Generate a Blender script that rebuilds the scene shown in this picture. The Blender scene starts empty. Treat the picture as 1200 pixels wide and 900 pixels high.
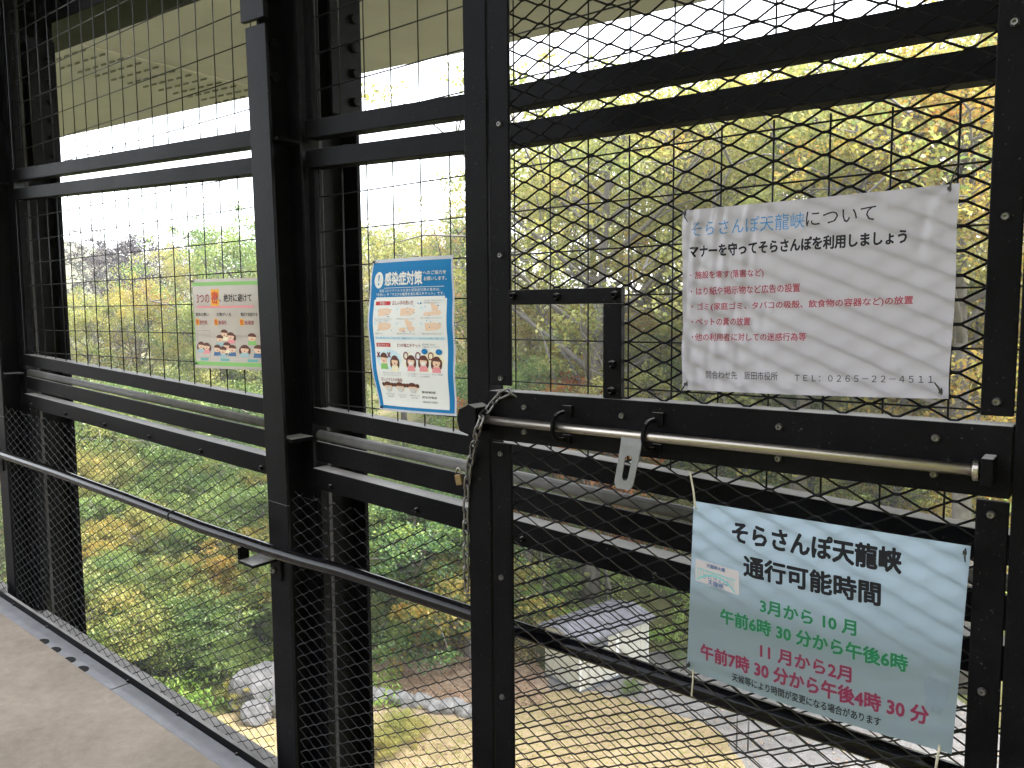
import bpy, bmesh, math, random
import numpy as np
from mathutils import Vector, Matrix

# ------------------------------------------------------------------ camera, world, sun, exposure
SC = bpy.context.scene
COL = SC.collection
R = math.radians

CAM = Vector((0, 0, 1.5))
F_PX = 935.0
PITCH, ROLL = R(-5.2), R(-0.45)
cam_d = bpy.data.cameras.new("camera")
cam = bpy.data.objects.new("camera", cam_d)
COL.objects.link(cam)
fwd = Vector((0, math.cos(PITCH), math.sin(PITCH)))
r0 = Vector((1, 0, 0)); u0 = Vector((0, -math.sin(PITCH), math.cos(PITCH)))
rgt = math.cos(ROLL) * r0 + math.sin(ROLL) * u0
upv = -math.sin(ROLL) * r0 + math.cos(ROLL) * u0
cam.matrix_world = Matrix(((rgt.x, upv.x, -fwd.x, CAM.x), (rgt.y, upv.y, -fwd.y, CAM.y), (rgt.z, upv.z, -fwd.z, CAM.z), (0, 0, 0, 1)))
cam_d.sensor_width = 36.0
cam_d.lens = 36.0 * F_PX / 1200.0
cam_d.clip_start = 0.02
cam_d.clip_end = 3000
SC.camera = cam

SUN_EL, SUN_AZ = R(50), R(85)          # azimuth measured from +Y towards +X
world = bpy.data.worlds.new("World"); SC.world = world
world.use_nodes = True
nt = world.node_tree; nt.nodes.clear()
sky = nt.nodes.new("ShaderNodeTexSky"); sky.sky_type = 'NISHITA'; sky.sun_disc = False
sky.sun_elevation = SUN_EL; sky.sun_rotation = SUN_AZ
sky.air_density = 1.0; sky.dust_density = 1.5; sky.ozone_density = 1.0
hs = nt.nodes.new("ShaderNodeHueSaturation"); hs.inputs['Saturation'].default_value = 0.22; hs.inputs['Value'].default_value = 1.0
bg = nt.nodes.new("ShaderNodeBackground"); bg.inputs['Strength'].default_value = 0.15
wo = nt.nodes.new("ShaderNodeOutputWorld")
nt.links.new(sky.outputs[0], hs.inputs['Color']); nt.links.new(hs.outputs[0], bg.inputs['Color']); nt.links.new(bg.outputs[0], wo.inputs['Surface'])

sun_d = bpy.data.lights.new("sun", 'SUN'); sun_d.energy = 1.5; sun_d.angle = R(18); sun_d.color = (1.0, 0.97, 0.93)
sun = bpy.data.objects.new("sun", sun_d); COL.objects.link(sun)
sdir = Vector((math.sin(SUN_AZ) * math.cos(SUN_EL), math.cos(SUN_AZ) * math.cos(SUN_EL), math.sin(SUN_EL)))
sun.rotation_euler = sdir.to_track_quat('Z', 'Y').to_euler()

SC.view_settings.view_transform = 'Standard'
SC.view_settings.look = 'None'
SC.view_settings.gamma = 1.0
SC.view_settings.use_curve_mapping = False
SC.view_settings.exposure = 3.0
try:
    SC.cycles.max_bounces = 8; SC.cycles.transparent_max_bounces = 8
    SC.cycles.sample_clamp_indirect = 6.0
except Exception:
    pass

random.seed(7)
RNG = np.random.default_rng(11)

# ------------------------------------------------------------------ frames: the fence wall and the gate
AZ = R(51.6)
O = Vector((-0.79159, 2.53205, 0.0))
UD = Vector((-math.sin(AZ), math.cos(AZ), 0)); ND = Vector((math.cos(AZ), math.sin(AZ), 0))
SL = 0.048                               # the walkway climbs along u
def W(u, w, h): return O + UD * u + ND * w + Vector((0, 0, h + SL * u))
GAZ = R(52.6)
GO = Vector((-0.048145, 1.68759, 0.0))
GA = Vector((-math.sin(GAZ), math.cos(GAZ), 0)); GN = Vector((math.cos(GAZ), math.sin(GAZ), 0))
def G(a, b, z): return GO + GA * a + GN * b + Vector((0, 0, z))
def XYZ(x, y, z): return Vector((x, y, z))
G_FOOT = ((CAM - GO).dot(GA), (CAM - GO).dot(GN))
def lift(a, z, b):
    """where the point seen at (a, z) in the gate plane lies when it stands b off the plane"""
    k = (b - G_FOOT[1]) / (0 - G_FOOT[1])
    return G_FOOT[0] + (a - G_FOOT[0]) * k, CAM.z + (z - CAM.z) * k

# ------------------------------------------------------------------ materials
def newmat(name):
    m = bpy.data.materials.new(name); m.use_nodes = True
    n = m.node_tree; n.nodes.clear()
    out = n.nodes.new("ShaderNodeOutputMaterial")
    return m, n, out
def N(n, t, **kw):
    x = n.nodes.new(t)
    for k, v in kw.items():
        if k in x.inputs.keys(): x.inputs[k].default_value = v
        else: setattr(x, k, v)
    return x
def principled(name, col, rough=0.5, metal=0.0, spec=0.5, bump=0.0, bscale=60, var=0.0, vscale=6, rvar=0.0, coat=0.0, col2=None, detail=6):
    m, n, out = newmat(name)
    p = N(n, "ShaderNodeBsdfPrincipled")
    p.inputs['Base Color'].default_value = (*col, 1); p.inputs['Roughness'].default_value = rough
    p.inputs['Metallic'].default_value = metal; p.inputs['Specular IOR Level'].default_value = spec
    p.inputs['Coat Weight'].default_value = coat
    g = N(n, "ShaderNodeTexCoord")
    if var > 0 or col2 or rvar:
        nz = N(n, "ShaderNodeTexNoise"); nz.inputs['Scale'].default_value = vscale; nz.inputs['Detail'].default_value = detail; nz.inputs['Roughness'].default_value = .65
        n.links.new(g.outputs['Object'], nz.inputs['Vector'])
        cr = N(n, "ShaderNodeValToRGB"); cr.color_ramp.elements[0].position = .3; cr.color_ramp.elements[1].position = .7
        c2 = col2 or tuple(min(1, c * (1 + var)) for c in col)
        c1 = col if col2 else tuple(c * (1 - var) for c in col)
        cr.color_ramp.elements[0].color = (*c1, 1); cr.color_ramp.elements[1].color = (*c2, 1)
        n.links.new(nz.outputs['Fac'], cr.inputs['Fac']); n.links.new(cr.outputs[0], p.inputs['Base Color'])
        if rvar:
            mr = N(n, "ShaderNodeMapRange"); mr.inputs['To Min'].default_value = max(.05, rough - rvar); mr.inputs['To Max'].default_value = min(1, rough + rvar)
            n.links.new(nz.outputs['Fac'], mr.inputs['Value']); n.links.new(mr.outputs[0], p.inputs['Roughness'])
    if bump > 0:
        nb = N(n, "ShaderNodeTexNoise"); nb.inputs['Scale'].default_value = bscale; nb.inputs['Detail'].default_value = 4
        n.links.new(g.outputs['Object'], nb.inputs['Vector'])
        b = N(n, "ShaderNodeBump"); b.inputs['Strength'].default_value = bump; b.inputs['Distance'].default_value = .004
        n.links.new(nb.outputs['Fac'], b.inputs['Height']); n.links.new(b.outputs[0], p.inputs['Normal'])
    n.links.new(p.outputs[0], out.inputs['Surface'])
    return m

def dusty_toplit_paint(name, col, rough, dust=(.16, .15, .14), amount=.66):
    """dark paint with orange-peel bump, smears and pale specks of dust; upward faces painted paler as if skylit"""
    m, n, out = newmat(name)
    g = N(n, "ShaderNodeTexCoord")
    p = N(n, "ShaderNodeBsdfPrincipled"); p.inputs['Specular IOR Level'].default_value = .045
    n1 = N(n, "ShaderNodeTexNoise"); n1.inputs['Scale'].default_value = 5; n1.inputs['Detail'].default_value = 7; n1.inputs['Roughness'].default_value = .7
    n2 = N(n, "ShaderNodeTexNoise"); n2.inputs['Scale'].default_value = 170; n2.inputs['Detail'].default_value = 2
    n3 = N(n, "ShaderNodeTexNoise"); n3.inputs['Scale'].default_value = 420; n3.inputs['Detail'].default_value = 2
    for q in (n1, n2, n3): n.links.new(g.outputs['Object'], q.inputs['Vector'])
    cr = N(n, "ShaderNodeValToRGB"); cr.color_ramp.elements[0].position = amount + .02; cr.color_ramp.elements[1].position = amount + .1
    cr.color_ramp.elements[0].color = (0, 0, 0, 1); cr.color_ramp.elements[1].color = (1, 1, 1, 1)
    n.links.new(n2.outputs['Fac'], cr.inputs['Fac'])
    smear = N(n, "ShaderNodeValToRGB"); smear.color_ramp.elements[0].position = .4; smear.color_ramp.elements[1].position = .75
    smear.color_ramp.elements[0].color = (*[c * .8 for c in col], 1); smear.color_ramp.elements[1].color = (*[c * 1.6 + .001 for c in col], 1)
    n.links.new(n1.outputs['Fac'], smear.inputs['Fac'])
    mx = N(n, "ShaderNodeMix"); mx.data_type = 'RGBA'
    n.links.new(cr.outputs[0], mx.inputs[0]); n.links.new(smear.outputs[0], mx.inputs[6]); mx.inputs[7].default_value = (*dust, 1)
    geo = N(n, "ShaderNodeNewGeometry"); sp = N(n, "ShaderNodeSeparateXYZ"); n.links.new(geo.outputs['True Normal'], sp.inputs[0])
    tz = N(n, "ShaderNodeMapRange"); tz.inputs['From Min'].default_value = .75; tz.inputs['From Max'].default_value = .97     # skylight on ledges, painted in as a paler colour
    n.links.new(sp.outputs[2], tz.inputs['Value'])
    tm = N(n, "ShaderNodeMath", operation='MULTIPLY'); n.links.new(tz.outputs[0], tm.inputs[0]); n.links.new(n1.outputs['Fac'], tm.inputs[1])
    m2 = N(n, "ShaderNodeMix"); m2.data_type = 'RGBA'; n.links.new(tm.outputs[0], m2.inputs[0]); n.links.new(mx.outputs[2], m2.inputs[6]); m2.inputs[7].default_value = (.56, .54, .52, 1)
    n.links.new(m2.outputs[2], p.inputs['Base Color'])
    mr = N(n, "ShaderNodeMapRange"); mr.inputs['To Min'].default_value = rough - .1; mr.inputs['To Max'].default_value = rough + .18
    n.links.new(n1.outputs['Fac'], mr.inputs['Value']); n.links.new(mr.outputs[0], p.inputs['Roughness'])
    b = N(n, "ShaderNodeBump"); b.inputs['Strength'].default_value = .12; b.inputs['Distance'].default_value = .002
    n.links.new(n3.outputs['Fac'], b.inputs['Height']); n.links.new(b.outputs[0], p.inputs['Normal'])
    n.links.new(p.outputs[0], out.inputs['Surface'])
    return m

def deck_mat():
    """walked-on resin floor: cloudy stains, grit, scuffs"""
    m, n, out = newmat('resin_deck')
    g = N(n, "ShaderNodeTexCoord"); p = N(n, "ShaderNodeBsdfPrincipled"); p.inputs['Roughness'].default_value = .6; p.inputs['Specular IOR Level'].default_value = .3
    def nz(sc, det, ro=.6, dis=0.0):
        q = N(n, "ShaderNodeTexNoise"); q.inputs['Scale'].default_value = sc; q.inputs['Detail'].default_value = det; q.inputs['Roughness'].default_value = ro; q.inputs['Distortion'].default_value = dis
        n.links.new(g.outputs['Object'], q.inputs['Vector']); return q
    def ramp(src, p0, c0, p1, c1):
        r = N(n, "ShaderNodeValToRGB"); r.color_ramp.elements[0].position = p0; r.color_ramp.elements[1].position = p1
        r.color_ramp.elements[0].color = (*c0, 1); r.color_ramp.elements[1].color = (*c1, 1); n.links.new(src.outputs['Fac'], r.inputs['Fac']); return r
    def mixc(kind, fac, a, b):
        x = N(n, "ShaderNodeMix"); x.data_type = 'RGBA'; x.blend_type = kind; x.inputs[0].default_value = fac
        n.links.new(a, x.inputs[6]); n.links.new(b, x.inputs[7]); return x.outputs[2]
    base = ramp(nz(2.2, 9, .68, .6), .34, (.285, .235, .19), .68, (.405, .335, .275))
    mott = ramp(nz(28, 6, .7), .3, (.80, .79, .78), .7, (1.1, 1.1, 1.1))
    grit = ramp(nz(95, 3, .6), .70, (1, 1, 1), .76, (.45, .43, .42))
    pale = ramp(nz(70, 3, .6), .70, (0, 0, 0), .78, (.10, .095, .085))
    c = mixc('MULTIPLY', .8, base.outputs[0], mott.outputs[0]); c = mixc('MULTIPLY', .9, c, grit.outputs[0]); c = mixc('ADD', 1.0, c, pale.outputs[0])
    n.links.new(c, p.inputs['Base Color'])
    b = N(n, "ShaderNodeBump"); b.inputs['Strength'].default_value = .4; b.inputs['Distance'].default_value = .003
    n.links.new(nz(200, 4).outputs['Fac'], b.inputs['Height']); n.links.new(b.outputs[0], p.inputs['Normal'])
    n.links.new(p.outputs[0], out.inputs['Surface'])
    return m

M = {}
M['paint'] = dusty_toplit_paint('black_steel_paint', (.0035, .0033, .0042), .42, dust=(.04, .038, .04))
M['post'] = dusty_toplit_paint('post_paint', (.006, .0058, .007), .34, dust=(.05, .048, .05))
M['flange_sheen'] = dusty_toplit_paint('column_sheen_paint', (.05, .047, .05), .45, dust=(.09, .088, .09))  # black flange coloured lighter to stand for light reflected at grazing angle
M['wire'] = principled('black_wire_coating', (.005, .005, .006), .38, spec=.3)
M['mesh_metal'] = principled('expanded_metal_paint', (.004, .004, .005), .36, spec=.16)
M['rail_sheen'] = dusty_toplit_paint('guard_rail_sheen_paint', (.10, .096, .094), .42, dust=(.2, .19, .18))  # pipe colour lightened to carry the sky's highlight
M['steel'] = principled('stainless_steel', (.34, .31, .28), .33, metal=1.0, bump=.1, bscale=300, rvar=.1, vscale=40)
M['zinc'] = principled('galvanised_plate', (.15, .15, .155), .45, metal=.8, var=.15, vscale=30)
M['chain'] = principled('dull_chain_steel', (.16, .155, .15), .4, metal=.85, var=.25, vscale=60)
M['brass'] = principled('brass', (.19, .135, .07), .5, metal=.9)
M['screw'] = principled('dark_screw', (.16, .155, .16), .38, metal=.8)
M['tie'] = principled('black_plastic_tie', (.012, .012, .012), .4)
M['string'] = principled('beige_string', (.42, .39, .30), .8, var=.3, vscale=80)
M['deck'] = deck_mat()
M['channel'] = principled('grey_edge_strip', (.29, .29, .31), .55, bump=.25, bscale=160, var=.18, vscale=9)
M['hole'] = principled('drain_hole', (.004, .004, .004), .9)
M['girder'] = principled('girder_paint', (.33, .325, .39), .6, var=.2, vscale=.5, bump=.06, bscale=8)
M['girder_bolt'] = principled('girder_bolt', (.16, .165, .15), .6)
M['girder_seam'] = principled('girder_seam', (.5, .48, .55), .6)
M['trunk'] = principled('bark', (.10, .088, .075), .9, bump=.8, bscale=14, col2=(.20, .185, .165), vscale=5)
M['bark_dark'] = principled('dark_bark', (.06, .05, .045), .9, bump=.8, bscale=14, var=.4)
M['stone'] = principled('garden_stone', (.07, .069, .068), .9, bump=1.0, bscale=3.5, col2=(.20, .195, .195), vscale=2.2)
M['edging'] = principled('edging_stone_face', (.15, .148, .145), .9, bump=.9, bscale=6, col2=(.33, .325, .32), vscale=3)
M['shed_wall'] = principled('shed_panel', (.50, .49, .44), .5, var=.10, vscale=3, bump=.1, bscale=20)
M['shed_trim'] = principled('shed_trim', (.72, .73, .74), .45)
M['shed_roof'] = principled('shed_roof', (.19, .19, .215), .6, var=.35, vscale=3.5)
M['shed_edge'] = principled('shed_roof_edge', (.11, .12, .14), .5)
M['stake'] = principled('garden_stake', (.15, .14, .13), .7, var=.3)

def ground_mat():
    m, n, out = newmat('hill_soil')
    g = N(n, "ShaderNodeTexCoord"); p = N(n, "ShaderNodeBsdfPrincipled"); p.inputs['Roughness'].default_value = .95; p.inputs['Specular IOR Level'].default_value = .15
    a = N(n, "ShaderNodeTexNoise"); a.inputs['Scale'].default_value = .35; a.inputs['Detail'].default_value = 10; a.inputs['Roughness'].default_value = .7
    b = N(n, "ShaderNodeTexNoise"); b.inputs['Scale'].default_value = 5; b.inputs['Detail'].default_value = 6
    n.links.new(g.outputs['Object'], a.inputs['Vector']); n.links.new(g.outputs['Object'], b.inputs['Vector'])
    cr = N(n, "ShaderNodeValToRGB"); e = cr.color_ramp.elements
    e[0].position = .35; e[0].color = (.05, .075, .02, 1); e[1].position = .68; e[1].color = (.17, .125, .07, 1)
    x = cr.color_ramp.elements.new(.52); x.color = (.11, .115, .04, 1)
    n.links.new(a.outputs['Fac'], cr.inputs['Fac'])
    mx = N(n, "ShaderNodeMix"); mx.data_type = 'RGBA'; mx.blend_type = 'MULTIPLY'; mx.inputs[0].default_value = .7
    c2 = N(n, "ShaderNodeValToRGB"); c2.color_ramp.elements[0].color = (.45, .42, .38, 1); c2.color_ramp.elements[1].color = (1.3, 1.25, 1.1, 1)
    n.links.new(b.outputs['Fac'], c2.inputs['Fac']); n.links.new(cr.outputs[0], mx.inputs[6]); n.links.new(c2.outputs[0], mx.inputs[7])
    n.links.new(mx.outputs[2], p.inputs['Base Color'])
    bp = N(n, "ShaderNodeBump"); bp.inputs['Strength'].default_value = .6; bp.inputs['Distance'].default_value = .15
    n.links.new(b.outputs['Fac'], bp.inputs['Height']); n.links.new(bp.outputs[0], p.inputs['Normal'])
    n.links.new(p.outputs[0], out.inputs['Surface'])
    return m
M['ground'] = ground_mat()
def patch_mat(name, c1, c2, c3, s1, s2, bump=.6):
    m, n, out = newmat(name)
    g = N(n, "ShaderNodeTexCoord"); p = N(n, "ShaderNodeBsdfPrincipled"); p.inputs['Roughness'].default_value = .95; p.inputs['Specular IOR Level'].default_value = .2
    a = N(n, "ShaderNodeTexNoise"); a.inputs['Scale'].default_value = s1; a.inputs['Detail'].default_value = 9; a.inputs['Roughness'].default_value = .7
    v = N(n, "ShaderNodeTexVoronoi"); v.inputs['Scale'].default_value = s2
    n.links.new(g.outputs['Object'], a.inputs['Vector']); n.links.new(g.outputs['Object'], v.inputs['Vector'])
    cr = N(n, "ShaderNodeValToRGB"); cr.color_ramp.elements[0].position = .35; cr.color_ramp.elements[1].position = .65
    cr.color_ramp.elements[0].color = (*c1, 1); cr.color_ramp.elements[1].color = (*c2, 1)
    n.links.new(a.outputs['Fac'], cr.inputs['Fac'])
    sep = N(n, "ShaderNodeSeparateColor"); n.links.new(v.outputs['Color'], sep.inputs[0])
    gt = N(n, "ShaderNodeMath", operation='GREATER_THAN'); gt.inputs[1].default_value = .78
    n.links.new(sep.outputs[0], gt.inputs[0])
    mx = N(n, "ShaderNodeMix"); mx.data_type = 'RGBA'
    n.links.new(gt.outputs[0], mx.inputs[0]); n.links.new(cr.outputs[0], mx.inputs[6]); mx.inputs[7].default_value = (*c3, 1)
    n.links.new(mx.outputs[2], p.inputs['Base Color'])
    bp = N(n, "ShaderNodeBump"); bp.inputs['Strength'].default_value = bump; bp.inputs['Distance'].default_value = .03
    n.links.new(v.outputs['Distance'], bp.inputs['Height']); n.links.new(bp.outputs[0], p.inputs['Normal'])
    n.links.new(p.outputs[0], out.inputs['Surface'])
    return m
M['straw'] = patch_mat('straw_ground', (.25, .19, .105), (.37, .29, .17), (.22, .20, .07), 1.3, 14)
M['gravel'] = patch_mat('grey_gravel', (.14, .135, .13), (.24, .23, .22), (.16, .155, .15), 2, 18)
M['litter'] = patch_mat('leaf_litter', (.25, .175, .125), (.38, .28, .21), (.42, .33, .22), 1.5, 11)

def leaf_mat(name, cols, trans=.46, nscale=.35, spread=.55):
    """cols: a ramp; each leaf takes a random place on it, drifting with a large noise so that sprays differ"""
    m, n, out = newmat(name)
    geo = N(n, "ShaderNodeNewGeometry"); tc = N(n, "ShaderNodeTexCoord"); oi = N(n, "ShaderNodeObjectInfo")
    nz = N(n, "ShaderNodeTexNoise"); nz.inputs['Scale'].default_value = nscale; nz.inputs['Detail'].default_value = 3
    n.links.new(geo.outputs['Position'], nz.inputs['Vector'])
    m1 = N(n, "ShaderNodeMath", operation='MULTIPLY_ADD'); m1.inputs[1].default_value = spread; m1.inputs[2].default_value = -.5 * spread + .5
    n.links.new(geo.outputs['Random Per Island'], m1.inputs[0])
    m2 = N(n, "ShaderNodeMath", operation='MULTIPLY_ADD'); m2.inputs[1].default_value = 1.7; m2.inputs[2].default_value = -.85
    n.links.new(nz.outputs['Fac'], m2.inputs[0])
    m3 = N(n, "ShaderNodeMath", operation='ADD'); n.links.new(m1.outputs[0], m3.inputs[0]); n.links.new(m2.outputs[0], m3.inputs[1])
    m4 = N(n, "ShaderNodeMath", operation='MULTIPLY_ADD'); m4.inputs[1].default_value = .22; m4.inputs[2].default_value = -.11
    n.links.new(oi.outputs['Random'], m4.inputs[0])
    m5 = N(n, "ShaderNodeMath", operation='ADD'); m5.use_clamp = True
    n.links.new(m3.outputs[0], m5.inputs[0]); n.links.new(m4.outputs[0], m5.inputs[1])
    cr = N(n, "ShaderNodeValToRGB"); els = cr.color_ramp.elements
    els[0].position = 0; els[0].color = (*cols[0], 1); els[1].position = 1; els[1].color = (*cols[-1], 1)
    for i, c in enumerate(cols[1:-1]):
        e = els.new((i + 1) / (len(cols) - 1)); e.color = (*c, 1)
    n.links.new(m5.outputs[0], cr.inputs['Fac'])
    d = N(n, "ShaderNodeBsdfDiffuse"); t = N(n, "ShaderNodeBsdfTranslucent"); gl = N(n, "ShaderNodeBsdfGlossy"); gl.inputs['Roughness'].default_value = .45
    n.links.new(cr.outputs[0], d.inputs['Color']); n.links.new(cr.outputs[0], t.inputs['Color'])
    s = N(n, "ShaderNodeMixShader"); s.inputs[0].default_value = trans
    n.links.new(d.outputs[0], s.inputs[1]); n.links.new(t.outputs[0], s.inputs[2])
    s2 = N(n, "ShaderNodeMixShader"); s2.inputs[0].default_value = .035
    n.links.new(s.outputs[0], s2.inputs[1]); n.links.new(gl.outputs[0], s2.inputs[2])
    n.links.new(s2.outputs[0], out.inputs['Surface'])
    return m
M['leaf_olive'] = leaf_mat('olive_autumn_leaves', [(0.138, 0.197, 0.052), (0.240, 0.279, 0.069), (0.343, 0.349, 0.096), (0.433, 0.405, 0.114), (0.487, 0.362, 0.100)])
M['leaf_gold'] = leaf_mat('golden_autumn_leaves', [(0.179, 0.215, 0.047), (0.305, 0.298, 0.062), (0.419, 0.356, 0.076), (0.488, 0.343, 0.065), (0.505, 0.246, 0.047)])
M['leaf_green'] = leaf_mat('green_leaves', [(0.071, 0.151, 0.041), (0.133, 0.226, 0.059), (0.206, 0.302, 0.075), (0.307, 0.364, 0.092), (0.395, 0.375, 0.104)])
M['leaf_deep'] = leaf_mat('deep_green_leaves', [(0.037, 0.105, 0.040), (0.068, 0.166, 0.057), (0.124, 0.239, 0.062), (0.254, 0.376, 0.081), (0.482, 0.509, 0.106)])
M['leaf_orange'] = leaf_mat('orange_autumn_leaves', [(0.393, 0.238, 0.042), (0.526, 0.236, 0.035), (0.607, 0.210, 0.027), (0.530, 0.133, 0.024), (0.397, 0.084, 0.020)])
M['leaf_russet'] = leaf_mat('faded_russet_leaves', [(0.027, 0.021, 0.029), (0.040, 0.031, 0.038), (0.053, 0.040, 0.048), (0.059, 0.043, 0.037), (0.042, 0.035, 0.023)], trans=.3)
M['grass'] = leaf_mat('slope_grass', [(0.118, 0.246, 0.040), (0.207, 0.375, 0.053), (0.328, 0.509, 0.080), (0.452, 0.541, 0.141), (0.484, 0.464, 0.205)], trans=.35, nscale=.5)
M['dry_grass'] = leaf_mat('dry_straw', [(0.212, 0.183, 0.051), (0.340, 0.257, 0.102), (0.425, 0.315, 0.145), (0.476, 0.365, 0.187), (0.255, 0.166, 0.076)], trans=.25, nscale=.6)
M['fallen'] = leaf_mat('fallen_leaves', [(0.161, 0.101, 0.062), (0.276, 0.179, 0.112), (0.391, 0.269, 0.179), (0.483, 0.347, 0.235), (0.345, 0.179, 0.078)], trans=.15, nscale=.6)

# ------------------------------------------------------------------ mesh building
class MB:
    def __init__(s): s.v = []; s.f = []; s.mi = []; s.cur = 0
    def add(s, vs, fs):
        b = len(s.v); s.v.extend(vs)
        for f in fs: s.f.append(tuple(b + i for i in f)); s.mi.append(s.cur)
    def box(s, fn, a0, a1, b0, b1, c0, c1):
        vs = [fn(a, b, c) for c in (c0, c1) for b in (b0, b1) for a in (a0, a1)]
        s.add(vs, [(0, 2, 3, 1), (4, 5, 7, 6), (0, 1, 5, 4), (2, 6, 7, 3), (0, 4, 6, 2), (1, 3, 7, 5)])
        return s
    def prism(s, bot, top):
        """closed solid between two polygons with the same number of points"""
        k = len(bot); b = len(s.v); s.v.extend(bot); s.v.extend(top)
        s.f.append(tuple(b + i for i in reversed(range(k)))); s.mi.append(s.cur)
        s.f.append(tuple(b + k + i for i in range(k))); s.mi.append(s.cur)
        for i in range(k):
            j = (i + 1) % k; s.f.append((b + i, b + j, b + k + j, b + k + i)); s.mi.append(s.cur)
        return s
    def tube(s, pts, rad, seg=10, closed=False, caps=True):
        n = len(pts); pts = [Vector(p) for p in pts]
        if not isinstance(rad, (list, tuple)): rad = [rad] * n
        b = len(s.v); prev = None
        for i, p in enumerate(pts):
            if closed: t = pts[(i + 1) % n] - pts[i - 1]
            else: t = pts[min(i + 1, n - 1)] - pts[max(i - 1, 0)]
            if t.length < 1e-9: t = Vector((0, 0, 1))
            t.normalize()
            if prev is None:
                ref = Vector((0, 0, 1)) if abs(t.z) < .9 else Vector((1, 0, 0))
                x = t.cross(ref).normalized()
            else:
                x = (prev - t * prev.dot(t)).normalized()
            prev = x; y = t.cross(x)
            for k in range(seg):
                a = 2 * math.pi * k / seg
                s.v.append(p + (x * math.cos(a) + y * math.sin(a)) * rad[i])
        m = n if closed else n - 1
        for i in range(m):
            for k in range(seg):
                k2 = (k + 1) % seg; i2 = (i + 1) % n
                s.f.append((b + i * seg + k, b + i * seg + k2, b + i2 * seg + k2, b + i2 * seg + k)); s.mi.append(s.cur)
        if caps and not closed:
            s.f.append(tuple(b + k for k in reversed(range(seg)))); s.mi.append(s.cur)
            s.f.append(tuple(b + (n - 1) * seg + k for k in range(seg))); s.mi.append(s.cur)
        return s
    def build(s, name, mats, parent=None, smooth=False, bevel=0.0, loc=None):
        me = bpy.data.meshes.new(name)
        base = Vector(loc) if loc is not None else (Vector(parent['_w']) if parent is not None and '_w' in parent else Vector((0, 0, 0)))
        me.from_pydata([tuple(Vector(v) - base) for v in s.v], [], s.f)
        if not isinstance(mats, (list, tuple)): mats = [mats]
        for m in mats: me.materials.append(m)
        me.polygons.foreach_set('material_index', s.mi)
        if smooth: me.polygons.foreach_set('use_smooth', [True] * len(me.polygons))
        me.update()
        bm = bmesh.new(); bm.from_mesh(me); bmesh.ops.recalc_face_normals(bm, faces=bm.faces); bm.to_mesh(me); bm.free()
        o = bpy.data.objects.new(name, me); COL.objects.link(o)
        if parent is not None:
            o.parent = parent; o['_w'] = tuple(base)
        else: o.location = base
        if bevel:
            bv = o.modifiers.new("bevel", 'BEVEL'); bv.width = bevel; bv.segments = 2; bv.limit_method = 'ANGLE'; bv.angle_limit = R(40)
        return o
def thing(name, label, cat, loc, group=None):
    o = bpy.data.objects.new(name, None); COL.objects.link(o); o.location = Vector(loc); o.empty_display_size = .1
    o['label'] = label; o['category'] = cat; o['_w'] = tuple(Vector(loc))
    if group: o['group'] = group
    return o
def tag(o, label, cat, group=None):
    o['label'] = label; o['category'] = cat
    if group: o['group'] = group
    return o
def structure(o): o['kind'] = 'structure'; return o
def stuff(o): o['kind'] = 'stuff'; return o

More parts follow.
